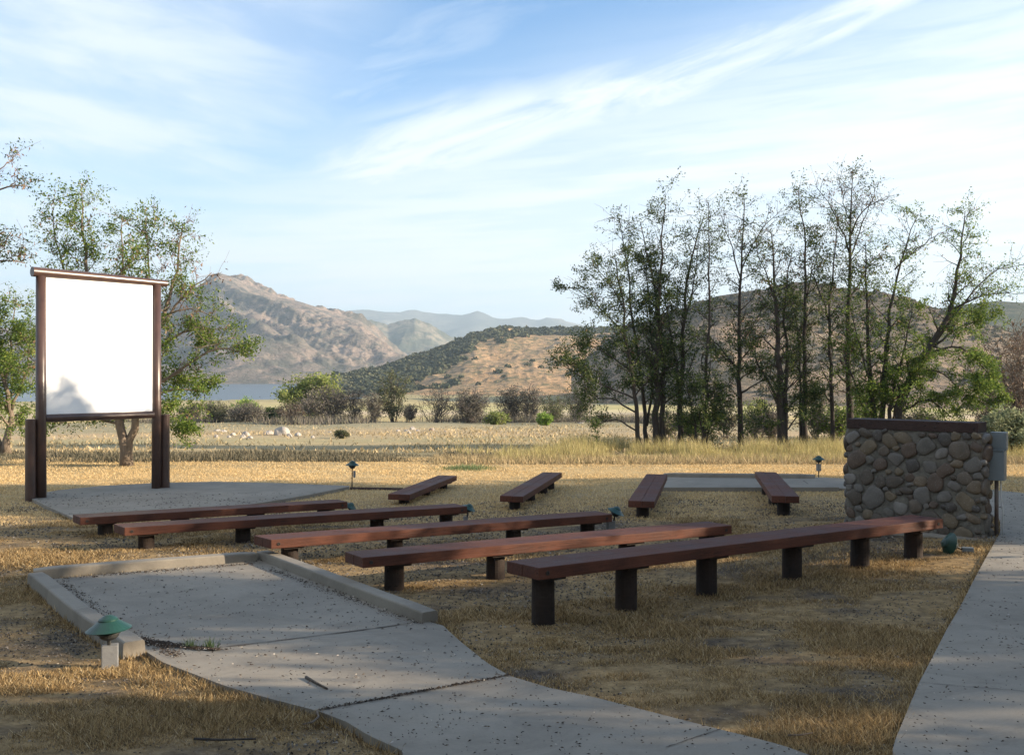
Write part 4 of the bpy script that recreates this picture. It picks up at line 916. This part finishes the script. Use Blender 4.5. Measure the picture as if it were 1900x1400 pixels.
for x_, y_, q_ in ((12.5, -4.5, .8), (12.3, -.8, .74), (12.6, 2.3, .76), (13, 7.1, .68), (13.6, 11.5, .58), (14.6, 14.6, .90), (16.9, 16.2, .95), (19.0, 17.2, .93), (23, 16.3, 1.02), (20, -2.5, .9), (19.6, 1.3, .74), (21, 6.3, .76), (22, 12.0, .62), (20.5, 13.9, .82),
                   (28, -.5, .95), (28, 13.4, 1.0), (28, 5.4, .80), (27.5, 3.0, .80)): SH.append((x_, y_, q_ * 1.06))
NSP = len(SH)
for q_ in ((-9, -5.5, 1.1), (-4, -9, 1.2), (3, -9.5, 1.15), (-13, -1, 1.1), (-8, -12, 1.2), (-15, -8, 1.2), (0, -15, 1.3)): SH.append(q_)  # unseen trees behind the camera, added to block sky and darken the shade
for i, (x_, y_, s_) in enumerate(SH):
    sparse = False
    if i == 0: r = proto
    else:
        r = (thin if sparse else proto).copy(); C.objects.link(r)
        for ch in (kids2 if sparse else kids): c = ch.copy(); C.objects.link(c); c.parent = r
    r.location = (x_, y_, gz(x_, y_)); r.rotation_euler = (0, 0, i * 1.9); r.scale = (s_ * (1.12 if i > 4 else 1.0), s_ * (1.12 if i > 4 else 1.0), min(1.30, (.35 + .7 * s_) * 1.13))
    tag(r, 'leafy shade tree standing outside the frame in the grove around the camera', 'tree', 'shade trees outside the frame')

# ------------------------------------------------------------------ boulders
M_rock = simple('pale_granite', (.27, .235, .205), (.44, .40, .355), 3, .85, bs=.6, bd=.03)
M_rockd = simple('brown_granite', (.22, .17, .14), (.33, .26, .21), 3, .9, bs=.6, bd=.03)
rng = np.random.default_rng(9)
BO = [(523, 806, 30, 15, 'largest pale boulder on the flats'), (537, 810, 12, 7, 'small boulder against the right foot of the largest pale one'), (498, 805, 18, 7, 'flat pale rock left of the largest boulder'), (552, 808, 12, 6, 'small white rock right of the largest boulder'),
      (580, 812, 7, 4, 'tiny white rock alone in the grass right of the boulders'), (456, 808, 16, 9, 'angular white rock in the middle cluster'), (451, 812, 10, 6, 'lower small rock of the middle cluster'), (464, 813, 12, 5, 'flat rock at right of the middle cluster'),
      (432, 807, 10, 5, 'small rock left of the middle cluster'), (425, 811, 8, 4, 'tiny rock at far left of the middle cluster'), (401, 811, 7, 5, 'tiny grey rock below the twin rocks'), (415, 802, 12, 5, 'right one of the twin rocks'), (402, 801, 14, 5, 'left one of the twin rocks'),
      (346, 802, 14, 7, 'pale rock at the edge of the leafy tree'), (332, 799, 12, 8, 'rounded rock under the leafy tree foliage'), (597, 803, 5, 3, 'tiny rock in the bare strip'), (612, 803, 8, 3, 'flat tiny rock in the bare strip'), (738, 801, 9, 4, 'left outlier of the white rock pile'),
      (755, 801, 11, 5, 'left rock of the white rock pile'), (765, 799, 12, 8, 'top rock of the white rock pile'), (775, 801, 9, 5, 'right rock of the white rock pile'), (759, 804, 7, 4, 'lowest rock of the white rock pile'), (800, 800, 10, 6, 'dark rock right of the white pile'), (803, 798, 6, 4, 'white rock on the dark rock'),
      (826, 801, 6, 3, 'single pale rock right of the piles'), (972, 781, 12, 5, 'whitish rock at the foot of the dark shrub pair'), (993, 782, 10, 4, 'whitish rock right of the one below the shrub pair'), (1078, 787, 14, 4, 'flat pale rock left of the tree row')]
for i, (px, py, w_, h_, lab) in enumerate(BO):
    p = gp(px, py); s = w_ / F * p.y; hh = h_ / F * p.y
    bm_ = bmesh.new(); bmesh.ops.create_icosphere(bm_, subdivisions=3, radius=1)
    o1 = rng.uniform(0, 50)
    for v_ in bm_.verts:
        k_ = 1 + float(fbm(v_.co.x * 1.4 + o1 + v_.co.z, v_.co.y * 1.4 + o1, 8, 3) - .5) * .7; v_.co = Vector((v_.co.x * s * .5 * k_, v_.co.y * s * .45 * k_, max(-.1, v_.co.z) * hh * k_ * (1 if v_.co.z > 0 else .4)))
    me = bpy.data.meshes.new('boulder'); bm_.to_mesh(me); bm_.free(); me.materials.append(M_rockd if 'dark' in lab and 'on' not in lab.split() else M_rock)
    o = bpy.data.objects.new('boulder', me); C.objects.link(o); o.location = (p.x, p.y, p.z); tag(o, lab, 'boulder', 'pale boulders scattered on the flats')

# ------------------------------------------------------------------ grass, gravel, litter
def inside(x, y, poly):
    r = np.zeros(len(x), bool); n = len(poly)
    for i in range(n):
        x1, y1 = poly[i]; x2, y2 = poly[(i + 1) % n]
        c_ = ((y1 > y) != (y2 > y)); xi = (x2 - x1) * (y - y1) / (y2 - y1 + 1e-12) + x1; r ^= c_ & (x < xi)
    return r
def on_slab(x, y):
    r = np.zeros(len(x), bool)
    for p in slabs: r |= inside(x, y, p)
    return r
WALLP = np.array([tuple((wA + wd * a_ - wn_ * b__).xy) for a_, b__ in ((-.05, -.05), (WL + .05, -.05), (WL + .05, WT + .05), (-.05, WT + .05))]); slabs_all = slabs + [WALLP]
def rand_view(rng, n, y0, y1, pw=1.0, margin=.06, umin=-.52, umax=.52):
    y = (rng.uniform(0, 1, n) ** pw) * (y1 - y0) + y0; u = rng.uniform(umin - margin, umax + margin, n); return u * y, y
def blades(name, label, mat, rng, x, y, h, w, lean=.5, cat='grass'):
    n = len(x); z = G(x, y) - .004; a = rng.uniform(0, 2 * np.pi, n); la = rng.uniform(0, 2 * np.pi, n)
    wv = np.stack([np.cos(a), np.sin(a), np.zeros(n)], -1) * (w / 2)[:, None]; B = np.stack([x, y, z], -1)
    ln_ = rng.uniform(0, lean, n) * h; tip = B + np.stack([np.cos(la) * ln_, np.sin(la) * ln_, h], -1)
    V = np.stack([B - wv, B + wv, tip], 1).reshape(-1, 3); mb = MB(); mb.addq(V, np.arange(3 * n).reshape(-1, 3)); return tag(mb.build(name, mat), label, cat, kind='stuff')
def patch(x, y): return .62 * fbm(x * .75, y * .95, 61, 4) + .38 * fbm(x * 3.1, y * 4.2, 63, 3)
M_straw = island('shaded_straw_blades', [(0, (.10, .066, .034)), (.3, (.23, .155, .074)), (.65, (.39, .270, .125)), (.9, (.52, .38, .19)), (1, (.62, .50, .31))], .8, .30)  # near straw darkened, so its colour carries part of the shade
M_strawl = island('sunlit_mown_straw', [(0, (.32, .225, .11)), (.4, (.60, .43, .21)), (.8, (.74, .55, .29)), (1, (.80, .64, .38))], .8, .25)  # far straw brightened, so its colour carries part of the sunlight
M_tall = island('tall_dry_grass', [(0, (.24, .20, .095)), (.4, (.42, .35, .16)), (.75, (.50, .45, .19)), (1, (.60, .49, .28))], .8, .35)
M_dark = island('grey_weeds', [(0, (.065, .065, .048)), (.6, (.13, .12, .085)), (1, (.26, .22, .15))], .9, .15)
M_field = island('field_tufts', [(0, (.20, .17, .09)), (.4, (.36, .28, .16)), (.8, (.52, .40, .24)), (1, (.60, .49, .28))], .9, .2)
M_weed = island('green_weeds', [(0, (.07, .11, .05)), (.6, (.15, .21, .09)), (1, (.30, .30, .16))], .7, .3)
rng = np.random.default_rng(20)
def gmask(x, y, thr=.46, soft=.10):
    k = sstep(thr - soft, thr + soft, patch(x, y)); 
    for (a_, b__) in (((1000, 1100), (1700, 1015)), ((560, 1060), (1300, 1010)), ((260, 1030), (900, 985))):    # bare gravel strips under the benches
        p, q = gp(*a_), gp(*b__); dx, dy = q.x - p.x, q.y - p.y; t_ = np.clip(((x - p.x) * dx + (y - p.y) * dy) / (dx * dx + dy * dy), 0, 1)
        dist = np.hypot(x - p.x - t_ * dx, y - p.y - t_ * dy); k = k * (.35 + .65 * sstep(.15, .75, dist + (patch(x * 2, y * 2) - .5)))
    return k
x, y = rand_view(rng, 620000, 3.2, 15, 1.15); k = (rng.uniform(size=len(x)) < .07 + .93 * gmask(x, y, .41, .08)) & ~on_slab(x, y); x, y = x[k], y[k]
hh = .036 * (.15 + 1.1 * sstep(.42, .64, patch(x, y))) * rng.uniform(.35, 1.4, len(x)); blades('dry_grass', 'short straw-coloured dry grass growing over the near ground', M_straw, rng, x, y, hh, .0028 + .0007 * y, 1.9)
x, y = rand_view(rng, 300000, 14.5, 29, 1.0); k = (rng.uniform(size=len(x)) < .25 + .75 * gmask(x, y, .40, .15)) & ~on_slab(x, y); x, y = x[k], y[k]
blades('mown_grass', 'golden mown grass between the benches and the tall grass strip', M_strawl, rng, x, y, rng.uniform(.018, .045, len(x)), .006 + .0004 * y, 1.5)
# edge fringes along the concrete
ex, ey = [], []
for pl in slabs[:3] + slabs[-6:]:
    P = np.vstack([pl, pl[:1]]); d_ = np.hypot(*np.diff(P, axis=0).T); cs = np.r_[0, np.cumsum(d_)]; s = rng.uniform(0, cs[-1], int(cs[-1] * 260)); ex.append(np.interp(s, cs, P[:, 0]) + rng.normal(scale=.035, size=len(s))); ey.append(np.interp(s, cs, P[:, 1]) + rng.normal(scale=.035, size=len(s)))
ex, ey = np.concatenate(ex), np.concatenate(ey); k = ~on_slab(ex, ey) & (ey > 3) & (ey < 16); ex, ey = ex[k], ey[k]
blades('edge_grass', 'ragged dry grass fringe along the edges of the concrete', M_straw, rng, ex, ey, rng.uniform(.02, .07, len(ex)), .004 + .0006 * ey, 1.0)
# tall grass strip
x, y = rand_view(rng, 60000, 26.5, 34.5, 1.0, umin=-.06, umax=.5); e = sstep(-.06, .03, x / y + (patch(x, y) - .5) * .1); k = (rng.uniform(size=len(x)) < e) & (y > 26.8 + 1.2 * (patch(x * .8, 3 + 0 * y) - .3)); x, y = x[k], y[k]
blades('tall_dry_grass', 'tall yellow-green dry grass strip in front of the tree row', M_tall, rng, x, y, rng.uniform(.10, .55, len(x)) * (.08 + 1.15 * sstep(.34, .70, fbm(x * .9, y * .6, 33, 4))) * (.45 + .55 * sstep(27, 30, y)), rng.uniform(.010, .026, len(x)), .7)
x, y = rand_view(rng, 16000, 26.3, 28.6, 1.0, umin=-.02, umax=.5); blades('brown_grass', 'low pinkish brown dead grass at the foot of the tall strip', M_field, rng, x, y, rng.uniform(.05, .24, len(x)), rng.uniform(.01, .03, len(x)), .9)
x, y = rand_view(rng, 26000, 27, 31.5, 1.0, umin=-.52, umax=.05); k = y > 27.2 + 1.6 * (patch(x * .3, 7 + 0 * y) - .5); x, y = x[k], y[k]
blades('grey_weeds', 'dark grey-green weed strip between the mown grass and the flats', M_dark, rng, x, y, rng.uniform(.04, .20, len(x)) * (.1 + 1.1 * sstep(.3, .68, patch(x * .5, y * .5))), rng.uniform(.015, .04, len(x)), .6, 'weeds')
x, y = rand_view(rng, 45000, 31, 95, 1.5); pc = fbm(x * .12, y * .12, 88, 4); k = rng.uniform(size=len(x)) < sstep(.38, .62, pc) * .9 + .1; x, y = x[k], y[k]
blades('field_tufts', 'dry tufts of grass and low brush dotted over the flats', M_field, rng, x, y, rng.uniform(.04, .17, len(x)), rng.uniform(.03, .09, len(x)), 1.4)
p = gp(862, 869); n = 1300; x = p.x + rng.normal(scale=.42, size=n); y = p.y + rng.normal(scale=.32, size=n)
blades('green_weeds', 'green weed patch in the sunlit mown grass above the benches', M_weed, rng, x, y, rng.uniform(.04, .13, n) * np.exp(-((x - p.x - .2) / .8) ** 2), rng.uniform(.010, .022, n), 1.0, 'weeds')
for (px, py, lab) in ((353, 1210, 'tiny green weed tuft at the left end of the pad joint'), (388, 1210, 'tiny green weed tuft right of the other one in the pad joint')):
    p = gp(px, py); n = 50; o = blades('weed_tuft', lab, M_weed, rng, p.x + rng.normal(scale=.02, size=n), p.y + rng.normal(scale=.015, size=n), rng.uniform(.05, .10, n), np.full(n, .008), .7, 'weed'); del o['kind']; o.location.z = .03
x, y = rand_view(rng, 26000, 70, 84, 1.0, umin=-.36, umax=.09); k = (rng.uniform(size=len(x)) < sstep(.35, .6, fbm(x * .12, y * .12, 90, 3))) & (y > 70 + 16 * (fbm(x * .08, 0 * y + 5, 91, 3) - .35)); x, y = x[k], y[k]
blades('low_brush', 'low grey-brown brush knitting the shrub row together on the flats', M_tleaf, rng, x, y, rng.uniform(.15, .8, len(x)), rng.uniform(.04, .12, len(x)), .8, 'brush')
M_chip = island('gravel_chips', [(0, (.035, .030, .026)), (.5, (.095, .082, .068)), (.85, (.17, .148, .125)), (1, (.33, .30, .26))], .9)
x, y = rand_view(rng, 90000, 3.3, 18, 1.1); k = (rng.uniform(size=len(x)) < 1.0 - .85 * gmask(x, y, .41, .08)) & ~on_slab(x, y); x, y = x[k], y[k]; n = len(x)
s = (.004 + .0007 * y) * rng.uniform(.5, 1.5, n); a = rng.uniform(0, 6.28, n); z = G(x, y) + .004
c = np.stack([x, y, z], -1); e1 = np.stack([np.cos(a) * s, np.sin(a) * s, rng.normal(scale=.3, size=n) * s], -1); e2 = np.stack([-np.sin(a) * s * .6, np.cos(a) * s * .6, rng.normal(scale=.3, size=n) * s], -1); e3 = np.stack([0 * s, 0 * s, s * .8], -1)
mb = MB(); V = np.stack([c + e1, c + e2, c - e1, c - e2, c + e3], 1).reshape(-1, 3); b0 = np.arange(n)[:, None] * 5
mb.addq(V, np.concatenate([b0 + np.array(t_) for t_ in ((0, 1, 4), (1, 2, 4), (2, 3, 4), (3, 0, 4))])); tag(mb.build('gravel', M_chip), 'loose gravel and bark chips on the bare ground under the benches', 'gravel', kind='stuff')
# pods and leaf bits on the concrete
M_lit = island('dark_litter', [(0, (.018, .014, .012)), (.7, (.05, .035, .025)), (.93, (.10, .07, .045)), (.97, (.45, .40, .33)), (1, (.5, .45, .4))], .8)
x, y = rand_view(rng, 20000, 3.4, 19, .95); k = on_slab(x, y) & (rng.uniform(size=len(x)) < sstep(.28, .58, fbm(x * 1.2, y * 1.2, 44, 3)) * .85 + .15); x, y = x[k], y[k]
# thicker drifts along kerb feet
for (a_, b__) in (((110, 1085), (262, 1192)), ((262, 1192), (330, 1228)), ((500, 1062), (780, 1166)), ((120, 1080), (470, 1052)), ((592, 1331), (946, 1264))):
    p, q = gp(*a_), gp(*b__); m_ = 420; t_ = rng.uniform(size=m_); sg = .035 if a_ != (592, 1331) else .012
    x = np.r_[x, p.x + (q.x - p.x) * t_ + rng.normal(scale=sg, size=m_)]; y = np.r_[y, p.y + (q.y - p.y) * t_ + rng.normal(scale=sg, size=m_)]
p, q = gp(258, 1196), gp(400, 1216); m_ = 2200; t_ = rng.uniform(size=m_) ** 1.3; x = np.r_[x, p.x + (q.x - p.x) * t_ + rng.normal(scale=.05, size=m_)]; y = np.r_[y, p.y + (q.y - p.y) * t_ - np.abs(rng.normal(scale=.07, size=m_)) * (1 - t_ * .8)]
n = len(x); s = (.0030 + .0003 * y) * rng.uniform(.5, 1.8, n); a = rng.uniform(0, 6.28, n); z = G(x, y) + .046 + .02 * on_slab(x, y) * (y > 15); el_ = rng.uniform(.8, 2.2, n)
c = np.stack([x, y, z], -1); e1 = np.stack([np.cos(a) * s * el_, np.sin(a) * s * el_, 0 * s], -1); e2 = np.stack([-np.sin(a) * s * .6, np.cos(a) * s * .6, 0 * s], -1); e3 = np.stack([0 * s, 0 * s, s * .7], -1)
V = np.stack([c + e1, c + e2, c - e1, c - e2, c + e3], 1).reshape(-1, 3); b0 = np.arange(n)[:, None] * 5; mb = MB()
mb.addq(V, np.concatenate([b0 + np.array(t_) for t_ in ((0, 1, 4), (1, 2, 4), (2, 3, 4), (3, 0, 4))])); tag(mb.build('leaf_litter', M_lit), 'small dark pods and leaf bits strewn over the concrete', 'litter', kind='stuff')
def twig(label, pts, r, mat, lift=.05):
    P = [gp(*q) for q in pts]; mb = MB(); mb.tube([(p.x, p.y, p.z + lift + r) for p in P], [r] + [r * .8] * (len(P) - 2) + [r * .6], 7); tag(mb.build('twig', mat, smooth=True), label, 'twig', 'fallen twigs')
twig('short dark stick lying alone on the concrete path', [(568, 1269), (585, 1279), (607, 1291)], .010, M_bark, .036)
twig('pale curved twig at the grassy edge of the path', [(588, 1331), (591, 1342), (580, 1352), (562, 1356)], .007, M_bark2, .03)
twig('thin dark twig in the grass at the bottom left', [(360, 1380), (410, 1382), (475, 1380)], .007, M_barkd, .02)
twig('pale straight twig in the grass at bottom right of the path', [(1462, 1377), (1485, 1376), (1508, 1372)], .005, M_bark2, .03)
twig('dark stick against the far kerb of the near pad', [(198, 1066), (215, 1067), (231, 1066)], .012, M_barkd, .045)

# ------------------------------------------------------------------ haze: real air out to the far range
mb = MB(); mb.box((0, 3200, 225), (11500, 7400, 500)); hz = mb.build('haze', newmat('haze_air')[0]); hz['kind'] = 'stuff'; hz['label'] = 'thin bluish afternoon haze over the valley'; hz['category'] = 'haze'
t = hz.data.materials[0].node_tree; t.nodes.remove(t.nodes['Principled BSDF'])
pv = nd(t, 'ShaderNodeVolumePrincipled'); pv.inputs['Color'].default_value = (.66, .84, 1.0, 1); pv.inputs['Density'].default_value = 2.0e-4; pv.inputs['Anisotropy'].default_value = .2
t.links.new(pv.outputs[0], t.nodes['Material Output'].inputs['Volume'])
